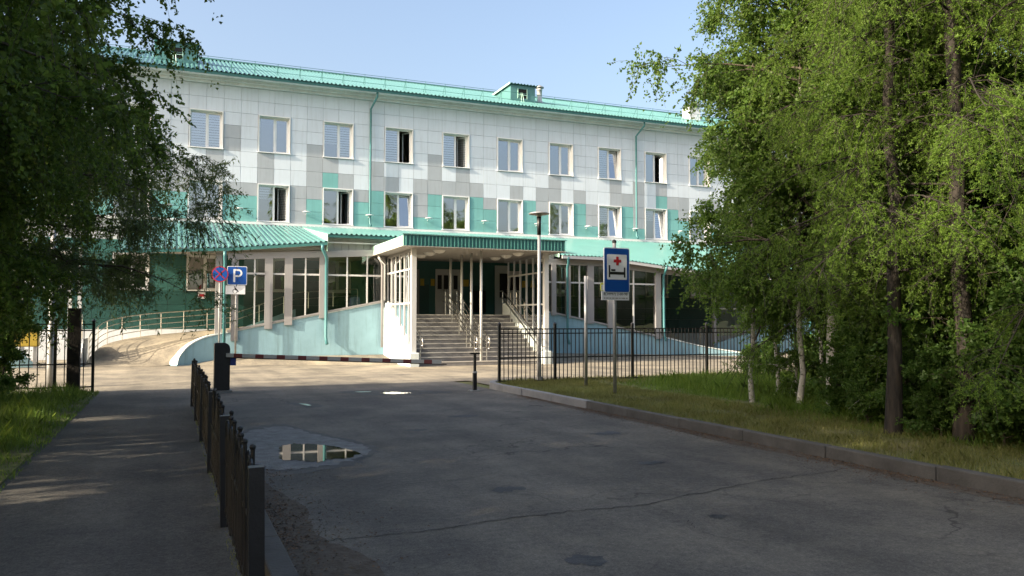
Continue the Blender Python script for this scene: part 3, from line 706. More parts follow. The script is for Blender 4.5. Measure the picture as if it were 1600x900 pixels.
for a, b in ((E0, E1), (E1, E2), (E2, (45, 33.2, 3.88))):
    gb.bar((a[0], a[1] + .03, a[2] - .07), (b[0], b[1] + .03, b[2] - .07), .04, .13)
gb.build('gutter_board', 'frame_white', gal_r)
MB().quad((15.9, 32.2, 4.44), (18.1, 32.4, 4.44), (18.1, FY, 4.74), (15.9, FY, 4.74)).quad((18.1, 32.4, 4.44), (25.6, 32.7, 3.76), (25.6, FY, 4.74), (18.1, FY, 4.74)).quad((25.6, 32.7, 3.76), (45, 33.3, 3.76), (45, FY, 4.74), (25.6, FY, 4.74)).build('soffit', 'soffit', gal_r)
downpipe([(16.2, 32.15, 4.5), (16.3, 32.3, 4.25), (16.35, 32.5, 4.05), (16.35, 32.5, .9), (16.36, 32.35, .65)], .06, 'pipe', gal_r)
downpipe([(21.45, 32.3, 4.2), (21.5, 32.5, 4.0), (21.55, 32.72, 3.8), (21.55, 32.72, 1.0), (21.56, 32.55, .75)], .06, 'pipe', gal_r)
downpipe([(30.6, 32.9, 3.8), (30.6, 32.9, .2)], .06, 'pipe', gal_r)
mb = MB(); mb.v = [(14.0, 33.0, 1.93), (21.5, 33.2, .75), (25.6, 33.0, .1), (28, 31.6, .006), (28.6, 34.0, .006), (27, 38, .35), (21.5, 39.8, .95), (14, 39.8, 1.93)]; mb.f = [(0, 1, 6, 7), (1, 2, 5, 6), (2, 3, 4, 5)]
mb.build('ramp_surface', 'asphalt_yard', gal_r)
ap = MB(); ap.v = [(13.9, 30.4, .006), (25, 32.2, .006), (23.6, 32.9, .03), (13.9, 32.62, .3)]; ap.f = [(0, 1, 2, 3)]; ap.build('apron', 'asphalt_yard', gal_r)
# further glazed screens and posts beyond the ramp, half hidden by the trees
for px in (26.4, 28.3, 30.5, 33.5, 37, 41): MB().box(px, px + .16, 35.4, 35.56, 0, 3.95).build('post', 'frame_grey', gal_r)
for a, b in ((26.56, 28.3), (28.46, 30.5)):
    MB().quad((a, 35.48, .9), (b, 35.48, .9), (b, 35.48, 3.9), (a, 35.48, 3.9)).build('pane', 'glass_gallery', gal_r)
    MB().box(a, b, 35.44, 35.52, 2.3, 2.36).build('transom', 'frame_white', gal_r)
MB().prism([(26.4, 0), (33, 0), (33, 1.9), (30.5, 1.5), (26.4, .5)], 35.2, 35.38).build('ramp_upstand', 'stucco', gal_r)
railing(gal_r, [(26, 36, .45), (30.5, 36, 1.4)], .9, (.45, .9), 1.1)
for i in range(4): MB().box(24.6, 26.2, 39.0 - i * .3, 39.88 if i == 0 else 39.298 - i * .3 + .0, .3, 1.12 - i * .16).build('side_step', 'step_edge', gal_r)

# ------------------------------------------------------------------ entrance porch
por = thing('entrance_porch', (10.85, 31, 0), 'main entrance porch with striped teal canopy, glazed sides and wide grey stairs', 'porch')
PX0, PX1, SY0, SY1, PF = 8.32, 13.38, 28.75, 32.4, 1.93
n = 12; rise = PF / n; tread = (SY1 - SY0) / n
for i in range(n):
    y0 = SY0 + i * tread
    s_ = MB().box(PX0, PX1, y0, 36.2 if i == n - 1 else y0 + tread + .05, -.02 if i == 0 else i * rise - .03, (i + 1) * rise - (.0 if i else 0)).build('step', 'step_tile', por)
    MB().box(PX0, PX1, y0 - .012, y0 + .04, (i + 1) * rise - .035, (i + 1) * rise + .004).build('nosing', 'step_edge', s_)
# side walls following the stairs
for sx, (xa, xb) in (('l', (8.06, 8.31)), ('r', (13.39, 13.64))):
    w_ = MB(); w_.v = [(x, y, z) for x in (xa, xb) for y, z in ((28.78, -.05), (32.9, -.05), (32.9, 2.44), (32.55, 2.42), (28.78, .42))]
    w_.f = [(0, 4, 3, 2, 1), (5, 6, 7, 8, 9)] + [(k, (k + 1) % 5, 5 + (k + 1) % 5, 5 + k) for k in range(5)]
    w_.build('stair_wall', 'stucco_white' if sx == 'l' else 'stucco_white', por)
    MB().box(xa - .06, xb + .04, 28.5, 28.80, -.05, .5).build('newel_block', 'stucco_white', por, False, .02)
    xc = (xa + xb) / 2; wt = lambda y: .44 + (y - 28.78) * (2.0 / 3.77)
    MB().box(xc - .09, xc + .09, 28.66, 28.84, .5, 4.31).build('post', 'frame_white', por)
    ys = [28.84, 29.35, 29.95, 30.6, 31.25, 31.9, 32.55]
    for y in ys[1:]: MB().box(xc - .03, xc + .03, y - .03, y + .03, wt(y) - .04, 4.31).build('mullion', 'frame_white', por)
    for j, z in enumerate((3.58, 2.32)):
        MB().box(xc - .028, xc + .028, 28.84, 32.58, z - .03, z + .03).build('transom', 'frame_white', por)
    MB().bar((xc, 28.84, wt(28.84) + .03), (xc, 32.58, wt(32.58) + .03), .07, .06).build('bottom_rail', 'frame_white', por)
    MB().box(xc - .05, xc + .05, 28.84, 32.9, 4.2, 4.31).build('header_beam', 'frame_grey', por)
    for a, b in zip(ys, ys[1:]):
        MB().quad((xc, a, wt(a)), (xc, b, wt(b)), (xc, b, 4.2), (xc, a, 4.2)).build('pane', 'glass_porch', por)
    if sx == 'l':
        downpipe([(7.72, 32.2, 4.3), (7.78, 32.2, 4.15), (8.0, 32.3, 3.95), (8.0, 32.3, 2.5)], .045, 'frame_white', por)
# enclosed part behind the stairs: back wall with doors, open on both sides to the galleries
bw = MB().box(8.2, 15.9, 36.2, 36.4, 1.9, 4.74).build('back_wall', 'gf_mid', por)
for a in (8.2, 15.7): MB().box(a, a + .2, 36.4, 40.0, 0, 4.74).build('side_wall', 'gf_mid', por)
MB().box(13.385, 15.7, 32.95, 36.2, 1.6, 1.93).build('landing', 'step_tile', por); MB().box(8.2, 8.315, 32.95, 36.2, 1.6, 1.93).build('landing', 'step_tile', por)
MB().quad((5.74, 33.3, 4.34), (5.74, 40, 4.6), (15.9, 40, 4.6), (15.9, 33.3, 4.34)).build('ceiling', 'soffit', por)  # ceiling sheet, added to keep sky light out of the vestibule
for i in range(11):
    xa = 8.25 + i * .7
    if xa < 12.6 and xa + .69 > 11.3: continue
    if xa + .69 > 14.3: continue
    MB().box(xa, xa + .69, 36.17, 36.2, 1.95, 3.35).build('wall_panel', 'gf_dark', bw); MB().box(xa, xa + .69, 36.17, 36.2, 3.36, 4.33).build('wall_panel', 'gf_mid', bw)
for xa, xb in ((11.35, 12.02), (12.04, 12.55)):
    d = MB().box(xa, xb, 36.1, 36.19, 1.95, 4.08).build('door', 'frame_white', por)
    for q in ((.08, .38) if xb - xa > .6 else (.17,)): MB().box(xa + q, xa + q + (.2 if q != .38 else .22), 36.09, 36.1, 3.15, 3.8).build('door_glazing', 'dark', d)
    MB().tube([(xb - .06, 36.06, 2.7), (xb - .06, 36.06, 3.0)], .012, 6).build('door_handle', 'steel', d)
MB().box(10.28, 10.56, 36.12, 36.165, 1.95, 4.05).build('door_leaf', 'frame_grey', por)
for x in (10.62, 11.12, 12.62, 12.8): MB().box(x, x + .18, 36.15, 36.168, 3.3, 3.62).build('yellow_sticker', 'sticker', por)
for i in range(5): MB().box(13.2 + i * .13, 13.27 + i * .13, 36.02, 36.16, 2.1, 3.1).build('radiator_fin', 'dark', por)
MB().box(14.32, 15.7, 36.15, 36.19, 1.95, 4.33).build('white_panel', 'frame_white', por)
MB().box(14.55, 15.1, 36.13, 36.15, 2.75, 3.95).build('window_opening', 'dark', por)  # flat dark box in place of a window opening
# canopy
cn = MB().box(7.6, 14.0, 28.03, 33.3, 4.335, 4.70).build('canopy', 'mint', por)
MB().box(7.56, 14.04, 28.0, 33.3, 4.31, 4.332).build('canopy_soffit', 'soffit', cn)
rb = MB(); nfl = 46; pw = 6.4 / nfl
for i in range(nfl):
    x = 7.6 + i * pw; b = len(rb.v); z0, z1 = 4.345, 4.735
    for z in (z0, z1): rb.v += [(x, 28.028, z), (x + pw * .62, 28.028, z), (x + pw * .7, 27.995, z), (x + pw * .92, 27.995, z), (x + pw, 28.028, z)]
    rb.f += [(b + k, b + k + 1, b + 6 + k, b + 5 + k) for k in range(4)]
rb.build('canopy_fascia', 'teal_trim', cn)
MB().box(7.56, 14.05, 27.97, 28.06, 4.738, 4.765).build('fascia_cap', 'roof_metal', cn)
for x in (9.25, 12.45):
    for y in (29.0, 30.2, 31.4):
        l = MB().lathe([(.03, -.13), (.13, -.11), (.2, -.06), (.23, -.0), (.235, .0)], (x, y, 4.305), 18).build('ceiling_lamp', 'lamp_glass', por, True)
        MB().lathe([(.25, -.012), (.25, .004)], (x, y, 4.303), 18).build('lamp_ring', 'frame_white', l)
# centre posts and stair rails
for y in (28.82, 29.9, 31.05, 32.45):
    i = min(n - 1, int((y - SY0) / tread)); MB().tube([(10.85, y, (i + 1) * rise), (10.85, y, 4.31)], .05, 10).build('centre_post', 'frame_white', por, True)
def stair_rail(x, y0, y1, rails=(.45, .68, .92), loop=True):
    zf = lambda y: max(0, (y - SY0) / tread * rise + rise * .5)
    for h in rails:
        pts = [(x, y0 - .28, zf(y0) + h - .02), (x, y0, zf(y0) + h), (x, y1, zf(y1) + h), (x, y1 + .35, zf(y1) + h)]
        if loop and h == max(rails): pts = [(x, y0 - .02, zf(y0) + .45), (x, y0 - .25, zf(y0) + .5), (x, y0 - .33, zf(y0) + .7), (x, y0 - .25, zf(y0) + .88)] + pts[1:]
        MB().tube(pts, .022, 7).build('handrail', 'steel', por, True)
    k = 0; y = y0
    while y <= y1 + .01:
        i = min(n - 1, max(0, int((y - SY0 + 1e-3) / tread))); MB().tube([(x, y, (i + 1) * rise), (x, y, zf(y) + max(rails))], .018, 6).build('rail_post', 'steel', por); y += (y1 - y0) / 4
stair_rail(10.62, 28.95, 32.45); stair_rail(11.12, 28.95, 32.45)
stair_rail(8.5, 28.9, 32.45, (.62, .92)); stair_rail(13.2, 28.9, 32.45, (.62, .92))
# higher roof over the entrance block, with siding under its eave
corr('entrance_roof', (5.72, 32.4, 5.10), (15.9, 32.4, 5.10), (5.72, TY, TZ), (15.9, TY, TZ), .2, .05, 'roof_metal', por)
MB().box(5.72, 15.9, 32.43, 32.47, 4.98, 5.09).build('eaves_trim', 'teal_trim', por)
for a in (15.9, 5.72): MB().quad((a, 32.4, 5.1), (a, 32.4, 4.5), (a, TY, TZ - .7), (a, TY, TZ)).build('roof_end_trim', 'mint', por)
sd = MB()
nb = 34
for i in range(nb):
    xa = 5.76 + i * (10.1 / nb); sd.box(xa, xa + 10.1 / nb - .02, 32.9 - .03, 32.9, 4.36, 5.0)
sd.box(5.74, 15.88, 32.9, 32.95, 4.34, 5.02); sd.build('siding', 'siding', por)
MB().box(5.74, 8.05, 32.62, 32.72, 4.78, 4.82).build('gutter', 'frame_white', por)
MB().box(5.74, 15.88, 32.47, 32.9, 5.02, 5.04).build('eaves_soffit', 'siding', por)

# ------------------------------------------------------------------ side entrance at the far left, behind the leaves
sdn = thing('side_entrance', (-4.5, 35, 0), 'small side entrance with white posts and steps behind the left picket fence', 'entrance')
MB().box(-8.6, -5.4, 34.2, 36.4, 0, 1.0).build('platform', 'stucco_white', sdn)
for i in range(6): MB().box(-3.398, -2.95 + .0 * i, 34.3 - .0, 36.2, -.02, 1.0 - i * .17).build('side_step', 'cornice', sdn) if i == 0 else MB().box(-3.398 + .45 + (i - 1) * .0, -2.95 + .0, 34.302 - i * .26, 34.3 - (i - 1) * .26, -.02, 1.0 - i * .17).build('side_step', 'cornice', sdn)
for x, y in ((-3.5, 34.3), (-3.15, 34.0), (-5.0, 34.3), (-6.5, 34.3)): MB().box(x, x + .13, y, y + .13, 0, 4.4).build('post', 'frame_white', sdn)
MB().prism([(-8.7, 1.0), (-5.5, 1.0), (-5.5, 1.5), (-8.7, 1.6)], 34.05, 34.2).build('parapet', 'stucco_white', sdn)
MB().prism([(-8, -.02), (-4.3, -.02), (-5.3, .95), (-8, .95)], 33.55, 33.75).build('ramp_cheek', 'stucco', sdn)
railing(sdn, [(-3.0, 32.9, .1), (-3.0, 34.3, 1.0)], .9, (.5, .9), .5)
yb_ = thing('yellow_crate', (-4.8, 33.2, 0), 'yellow crate behind the left picket fence, half hidden by leaves', 'crate')
MB().box(-5.35, -4.25, 32.9, 33.4, .75, 1.4).build('body', 'yellow', yb_, False, .04)
MB().box(-5.4, -4.2, 32.85, 33.45, 1.4, 1.47).build('lid', 'yellow', yb_, False, .02)
for x in (-5.3, -4.4): MB().box(x, x + .1, 32.95, 33.35, 0, .75).build('leg', 'galv', yb_)

# ------------------------------------------------------------------ signs
def pole(parent, x, y, z0, z1, r, m='galv'): return MB().tube([(x, y, z0), (x, y, z1)], r, 10).build('pole', m, parent, True)
def rrect(w_, h_, r_, k=4):
    out = []
    for sx, sy, a0 in ((1, -1, -90), (1, 1, 0), (-1, 1, 90), (-1, -1, 180)):
        for j in range(k + 1):
            a = R(a0 + 90 * j / k); out.append((sx * (w_ / 2 - r_) + r_ * math.cos(a), sy * (h_ / 2 - r_) + r_ * math.sin(a)))
    return out
class Board:      # flat sign board standing in its own plane: local x to the right, z up, facing -y turned by rz
    def __init__(s, parent, c, rz): s.p = parent; s.c = Vector(c); s.rz = rz
    def add(s, name, poly, y0, y1, m, dx=0, dz=0, parent=None):
        o = MB().prism([(a + dx, b + dz) for a, b in poly], y0, y1).build(name, m); o.location = s.c; o.rotation_euler = (0, 0, s.rz); attach(o, parent or s.p); return o
    def text(s, name, body, size, m, dx, dz, y):
        d = Matrix.Rotation(s.rz, 3, 'Z') @ Vector((dx, y, dz)); return text_mesh(name, body, size, m, s.p, s.c + d, 90, math.degrees(s.rz))
def rect(x0, x1, z0, z1): return [(x0, z0), (x1, z0), (x1, z1), (x0, z1)]
hs = thing('hospital_sign', (8.48, 14.7, .13), 'blue road sign with a bed and red cross on a grey pole on the verge', 'sign')
pole(hs, 8.48, 14.7, .05, 3.27, .038); MB().lathe([(.045, 0), (.045, .05), (.02, .07)], (8.48, 14.7, 3.25), 10).build('pole_cap', 'black_paint', hs)
B = Board(hs, (8.5, 14.645, 2.68), R(2))
B.add('back_plate', rrect(.62, .93, .04), -.012, .012, 'sign_white'); B.add('blue_face', rrect(.585, .895, .03), -.016, -.0125, 'sign_blue')
B.add('white_field', rrect(.48, .52, .02), -.019, -.0165, 'sign_white', 0, .065)
B.add('red_cross', [(-.03, -.09), (.03, -.09), (.03, -.03), (.09, -.03), (.09, .03), (.03, .03), (.03, .09), (-.03, .09), (-.03, .03), (-.09, .03), (-.09, -.03), (-.03, -.03)], -.022, -.0195, 'sign_red', .01, .19)
B.add('bed_symbol', [(-.2, -.15), (-.165, -.15), (-.165, -.09), (.165, -.09), (.165, -.15), (.2, -.15), (.2, .06), (.165, .06), (.165, -.035), (-.165, -.035), (-.165, .1), (-.2, .1)], -.022, -.0195, 'sign_black', 0, .0)
B.add('bed_pillow', rect(-.14, -.04, -.02, .02), -.022, -.0195, 'sign_black')
B2 = Board(hs, (8.47, 14.65, 2.165), R(2))
B2.add('phone_plate', rect(-.33, .33, -.105, .085), -.01, .01, 'sign_white')
B2.text('phone_number', '8(34997) 2-60-98', .082, 'sign_black', 0, .022, -.0115)
rs = random.Random(3); x = -.28
while x < .26:
    wd = rs.uniform(.02, .09); B2.add('small_print', rect(x, x + wd, -.078, -.05), -.0125, -.0102, 'frame_grey'); x += wd + .018
B3 = Board(hs, (8.455, 14.66, 2.315), R(2))
B3.add('yellow_plate', rect(-.33, .33, -.065, .1), -.008, .008, 'sign_yellow')
B3.add('icon_field', rect(-.315, -.12, -.05, .06), -.0105, -.0085, 'sign_white'); B3.add('icon_field', rect(-.09, .315, -.035, .06), -.0105, -.0085, 'sign_white')
B3.add('icon_mark', [(-.26, .045), (-.24, .045), (-.235, 0), (-.185, -.005), (-.17, -.035), (-.19, -.04), (-.2, -.02), (-.26, -.02)], -.013, -.0108, 'sign_black')
for a, b, z in ((-.07, .02, .03), (-.07, .02, .0), (.06, .28, .035), (.06, .28, .01), (.06, .2, -.015)): B3.add('small_print', rect(a, b, z, z + .014), -.013, -.0108, 'frame_grey')
bp_ = thing('bare_post', (8.87, 16.7, .13), 'bare grey metal post between the hospital sign and the fence', 'post'); pole(bp_, 8.87, 16.7, .05, 2.67, .038)
MB().lathe([(.036, -.005), (.036, .005)], (8.87, 16.7, 2.672), 10).build('post_cap', 'galv', bp_)

ps = thing('parking_sign', (2.32, 32.6, .2), 'blue square parking sign with a wheelchair plate on a thin pole by the ramp wall', 'sign')
pole(ps, 2.32, 32.6, .0, 3.73, .038)
B = Board(ps, (2.34, 32.545, 3.38), R(-4))
B.add('back_plate', rrect(.72, .72, .05), -.012, .012, 'sign_white'); B.add('blue_face', rrect(.675, .675, .04), -.016, -.0125, 'sign_blue')
def ring(r0, r1, n, a0=0, a1=360):
    o = [(r1 * math.cos(R(a0 + (a1 - a0) * i / n)), r1 * math.sin(R(a0 + (a1 - a0) * i / n))) for i in range(n + 1)]
    return o + [(r0 * math.cos(R(a0 + (a1 - a0) * i / n)), r0 * math.sin(R(a0 + (a1 - a0) * i / n))) for i in range(n, -1, -1)]
B.add('letter_p_stem', rect(-.135, -.065, -.25, .25), -.0195, -.0165, 'sign_white')
B.add('letter_p_bowl', [(-.064, .25), (.04, .25)] + [(.04 + .15 * math.sin(R(a)), .1 + .15 * math.cos(R(a))) for a in range(0, 181, 15)] + [(-.064, -.05), (-.064, .015), (.04, .015)] + [(.04 + .085 * math.sin(R(a)), .1 + .085 * math.cos(R(a))) for a in range(180, -1, -15)] + [(-.064, .185)], -.0195, -.0165, 'sign_white')
B2 = Board(ps, (2.29, 32.55, 2.84), R(-4))
B2.add('wheelchair_plate', rect(-.35, .35, -.165, .165), -.01, .01, 'sign_white')
B2.add('wheelchair_wheel', [(p[0], p[1]) for p in ring(.07, .085, 18, 100, 370)], -.0135, -.0105, 'sign_black', -.02, -.05)
B2.add('wheelchair_person', [(-.04, .09), (-.015, .09), (-.01, .035), (.045, .035), (.045, .015), (-.005, .012), (-.002, -.015), (.06, -.015), (.085, -.085), (.12, -.075), (.12, -.055), (.098, -.06), (.075, .005), (-.03, .005)], -.014, -.0105, 'sign_black')
B2.add('wheelchair_head', [(.022 * math.cos(R(a)), .022 * math.sin(R(a))) for a in range(0, 360, 30)], -.014, -.0105, 'sign_black', -.028, .118)
ns = thing('no_stopping_sign', (1.72, 32.5, .1), 'round blue sign with red rim under the hanging leaves beside the parking sign', 'sign')
pole(ns, 1.72, 32.5, .0, 3.6, .03)
B = Board(ns, (1.72, 32.45, 3.42), R(-4)); circ = lambda r: [(r * math.cos(R(a)), r * math.sin(R(a))) for a in range(0, 360, 15)]
B.add('back_disc', circ(.3), -.01, .01, 'sign_red'); B.add('blue_disc', circ(.262), -.013, -.0105, 'sign_blue')
sl2 = .02
B.add('red_slash', [(-.17 - sl2 * .7, .17 - sl2 * .7), (.17 - sl2 * .7, -.17 - sl2 * .7), (.17 + sl2 * .7, -.17 + sl2 * .7), (-.17 + sl2 * .7, .17 + sl2 * .7)], -.016, -.0135, 'sign_red')
B.add('red_slash', [(.17 - sl2 * .7, .17 + sl2 * .7), (-.17 - sl2 * .7, -.17 + sl2 * .7), (-.17 + sl2 * .7, -.17 - sl2 * .7), (.17 + sl2 * .7, .17 - sl2 * .7)], -.0175, -.0162, 'sign_red')

# ------------------------------------------------------------------ street lamp and posts
lp = thing('street_lamp', (8.72, 18.95, .12), 'slim grey street lamp with a flat disc head behind the black fence', 'street lamp')
MB().tube([(8.72, 18.95, .0), (8.72, 18.95, .5), (8.72, 18.95, 3.85)], [.058, .052, .04], 12).build('pole', 'galv', lp, True)
MB().lathe([(.12, 0), (.12, .03), (.085, .05), (.085, .12)], (8.72, 18.95, .1), 12).build('base_flange', 'galv', lp)
MB().lathe([(.05, 3.85), (.052, 4.1), (.06, 4.32)], (8.72, 18.95, 0), 12).build('pole_sleeve', 'black_paint', lp, True)
MB().lathe([(.06, 4.32), (.08, 4.36), (.09, 4.38)], (8.72, 18.95, 0), 12).build('lens_holder', 'lamp_glass', lp)
MB().lathe([(.09, 4.385), (.2, 4.37), (.265, 4.385), (.27, 4.4), (.22, 4.425), (.09, 4.45), (.03, 4.46)], (8.72, 18.95, 0), 24).build('disc_head', 'galv', lp, True)
gp = thing('grey_post', (-2.69, 23, 0), 'tall grey metal post behind the left picket fence, among the leaves', 'post')
MB().tube([(-2.69, 23, 0), (-2.69, 23, .6), (-2.69, 23, 4.3)], [.09, .085, .06], 12).build('pole', 'galv', gp, True)
MB().lathe([(.06, 4.3), (.09, 4.36), (.26, 4.37), (.27, 4.4), (.09, 4.45)], (-2.69, 23, 0), 20).build('disc_head', 'galv', gp, True)

# ------------------------------------------------------------------ tall black picket fences
def picket_fence(name, label, ys, posts, z_post, rails, zp, step, pr, cat='fence'):
    th = thing(name, (posts[0], ys, 0), label, cat)
    pmesh = MB().box(-.03, .03, -.03, .03, 0, z_post).lathe([(.045, 0), (.045, .02), (.012, .06)], (0, 0, z_post), 8).mesh('post', 'black_paint')
    kmesh = MB().box(-pr, pr, -pr, pr, zp[0], zp[1]).mesh('picket', 'black_paint')
    for p in posts: link('post', pmesh, th, 0, (p, ys, 0))
    rr = random.Random(4)
    for a, b in zip(posts, posts[1:]):
        for z in rails: MB().box(a + .03, b - .03, ys - .012, ys + .012, z - .014, z + .014).build('rail', 'black_paint', th)
        m_ = max(2, round((b - a) / step))
        for k in range(1, m_):
            o = link('picket', kmesh, th, 0, (a + (b - a) * k / m_, ys - .02, rr.uniform(-.008, .008))); o.rotation_euler = (0, rr.uniform(-.006, .006), 0)
    return th
picket_fence('picket_fence', 'long black metal picket fence from the kerb corner to the right-hand wood', 18.5, [7.44, 8.95, 11.2, 13.55, 15.8, 18.05, 20.3, 22.55], 1.55, (1.44, 1.33, .73, .16), (.07, 1.45), .115, .009)
picket_fence('picket_fence', 'black metal picket fence at the left, partly hidden behind leaves', 20.85, [-8.6, -6.5, -4.4, -2.35, -1.59], 1.62, (1.56, 1.42, .66, .14), (.06, 1.58), .17, .01)
wp = thing('timber_post', (-1.97, 20.75, 0), 'thick dark timber post standing at the end of the left picket fence', 'post')
MB().box(-2.1, -1.84, 20.62, 20.86, -.02, 1.9).build('shaft', 'black_wood', wp, False, .012)
MB().box(-2.11, -1.83, 20.61, 20.87, 1.9, 1.925).build('cap', 'black_wood', wp)

# ------------------------------------------------------------------ low railing along the footpath: five lengths, each with hoops and ball pickets
lrl = thing('low_railing', (.43, 4.35, 0), 'low black ornamental railing with hoops and ball tips along the footpath', 'railing')
post_me = MB().box(-.038, .038, -.038, .038, 0, .87).mesh('post', 'black_paint')
ball_me = MB().tube([(0, 0, .08), (0, 0, .9)], .013, 6).lathe([(.006, .897), (.015, .902), (.018, .913), (.014, .924), (.004, .93)], (0, 0, 0), 8).mesh('ball_picket', 'black_paint')
hp = [(0, -.1, .1), (0, -.1, .72)] + [(0, -.1 * math.cos(R(a)), .72 + .13 * math.sin(R(a))) for a in range(20, 180, 20)] + [(0, .1, .72), (0, .1, .1)]
hoop_me = MB().tube(hp, .012, 6).mesh('hoop', 'black_paint')
ypos = [4.35 + 2.48 * i for i in range(6)]
rl = random.Random(9)
for a, b in zip(ypos, ypos[1:] + [None]):
    o = link('post', post_me, lrl, 0, (.43, a, rl.uniform(-.01, .01))); o.rotation_euler = (rl.uniform(-.012, .012), rl.uniform(-.02, .02), 0)
    if b is None: break
    for z in (.14, .52): MB().box(.42, .44, a + .032, b - .032, z - .014, z + .014).build('rail', 'black_paint', lrl)
    for k in range(7):
        y = a + .31 + .31 * k; lo = Vector((.43, y, rl.uniform(-.012, .012)))
        for me, nm in ((ball_me, 'ball_picket'), (hoop_me, 'hoop')):
            o = link(nm, me, lrl, 0, lo); o.rotation_euler = (rl.uniform(-.015, .015), rl.uniform(-.02, .02), 0)

# ------------------------------------------------------------------ road barrier
br = thing('road_barrier', (1.12, 19.8, 0), 'closed road barrier with a red and white arm and dark motor housing', 'barrier')
hb = [(-.17, 0), (.17, 0), (.17, .93), (.155, 1.01), (.11, 1.06), (.04, 1.08), (-.13, 1.08), (-.17, 1.06)]
h_ = MB().prism([(1.12 + a, b + .06) for a, b in hb], 19.65, 19.95).build('housing', 'black_paint', br, False, .012)
MB().box(.9, 1.34, 19.58, 20.02, -.02, .06).build('base_plate', 'kerb_painted', br)
MB().box(1.295, 1.42, 19.68, 19.92, .62, .86).build('blue_box', 'blue_box', br)
A0, A1 = Vector((1.2, 19.6, .86)), Vector((5.85, 18.15, .68)); ad = (A1 - A0)
def armp(u): p = A0 + ad * u; p.z -= .05 * math.sin(u * math.pi) * .0; return p
MB().bar(A0, A1, .035, .085).build('arm', 'arm_white', br)
for i in range(10):
    a, b = armp(.035 + i * .098), armp(.035 + i * .098 + .038); MB().bar(a, b, .039, .0865).build('arm_stripe', 'arm_red', br)
MB().bar(A0 - Vector((0, 0, .055)), A1 - Vector((0, 0, .05)) + ad.normalized() * .12, .045, .02).build('arm_rail', 'black_paint', br)
fk = thing('barrier_rest', (6.62, 18.0, 0), 'short black rest post for the barrier arm at the corner of the kerb', 'post')
MB().box(6.58, 6.66, 17.96, 18.04, 0, .42).box(6.595, 6.645, 17.97, 18.03, .42, .86).build('shaft', 'black_paint', fk)
MB().box(6.5, 6.74, 17.97, 18.03, .86, .895).build('cradle', 'black_paint', fk); MB().box(6.5, 6.74, 17.9, 18.1, -.01, .02).build('foot', 'galv', fk)
MB().box(6.575, 6.665, 17.955, 18.045, .42, .46).build('collar', 'arm_white', fk)

# ------------------------------------------------------------------ vegetation
def leaves_mesh(name, P, Dv, L, W, m, rng, fold=.25):
    n = len(P); Dv = Dv / np.linalg.norm(Dv, axis=1, keepdims=True)
    rnd = rng.normal(size=(n, 3)); S = np.cross(Dv, rnd); S /= np.linalg.norm(S, axis=1, keepdims=True) + 1e-9; Nn = np.cross(S, Dv)
    L = L[:, None]; W = W[:, None]
    V = np.empty((n, 4, 3), np.float32)
    V[:, 0] = P; V[:, 1] = P + Dv * L * .42 + S * W * .5 + Nn * W * fold; V[:, 2] = P + Dv * L; V[:, 3] = P + Dv * L * .42 - S * W * .5 + Nn * W * fold
    F = np.arange(4 * n, dtype=np.int32).reshape(n, 4)
    return npmesh(name, V.reshape(-1, 3), F, m)
def path_tubes(name, paths, m, n=6):
    V = []; F = []; off = 0
    for pts, rad in paths:
        pts = np.asarray(pts, float); k = len(pts)
        d = np.gradient(pts, axis=0); d /= np.linalg.norm(d, axis=1, keepdims=True) + 1e-9
        ref = np.array([1., 0, 0]) if abs(d[0][0]) < .8 else np.array([0, 1., 0])
        u = np.cross(d, ref); u /= np.linalg.norm(u, axis=1, keepdims=True) + 1e-9; v = np.cross(u, d)
        s = n if rad[0] > .012 else 3
        a = np.arange(s) * 2 * np.pi / s
        ring = pts[:, None] + (u[:, None] * np.cos(a)[None, :, None] + v[:, None] * np.sin(a)[None, :, None]) * np.asarray(rad)[:, None, None]
        V.append(ring.reshape(-1, 3))
        i = np.arange(k - 1)[:, None] * s + np.arange(s)[None]; j = np.arange(k - 1)[:, None] * s + (np.arange(s)[None] + 1) % s
        F.append((np.stack([i, j, j + s, i + s], -1).reshape(-1, 4)) + off); off += k * s
    return npmesh(name, np.concatenate(V), np.concatenate(F), m, True)

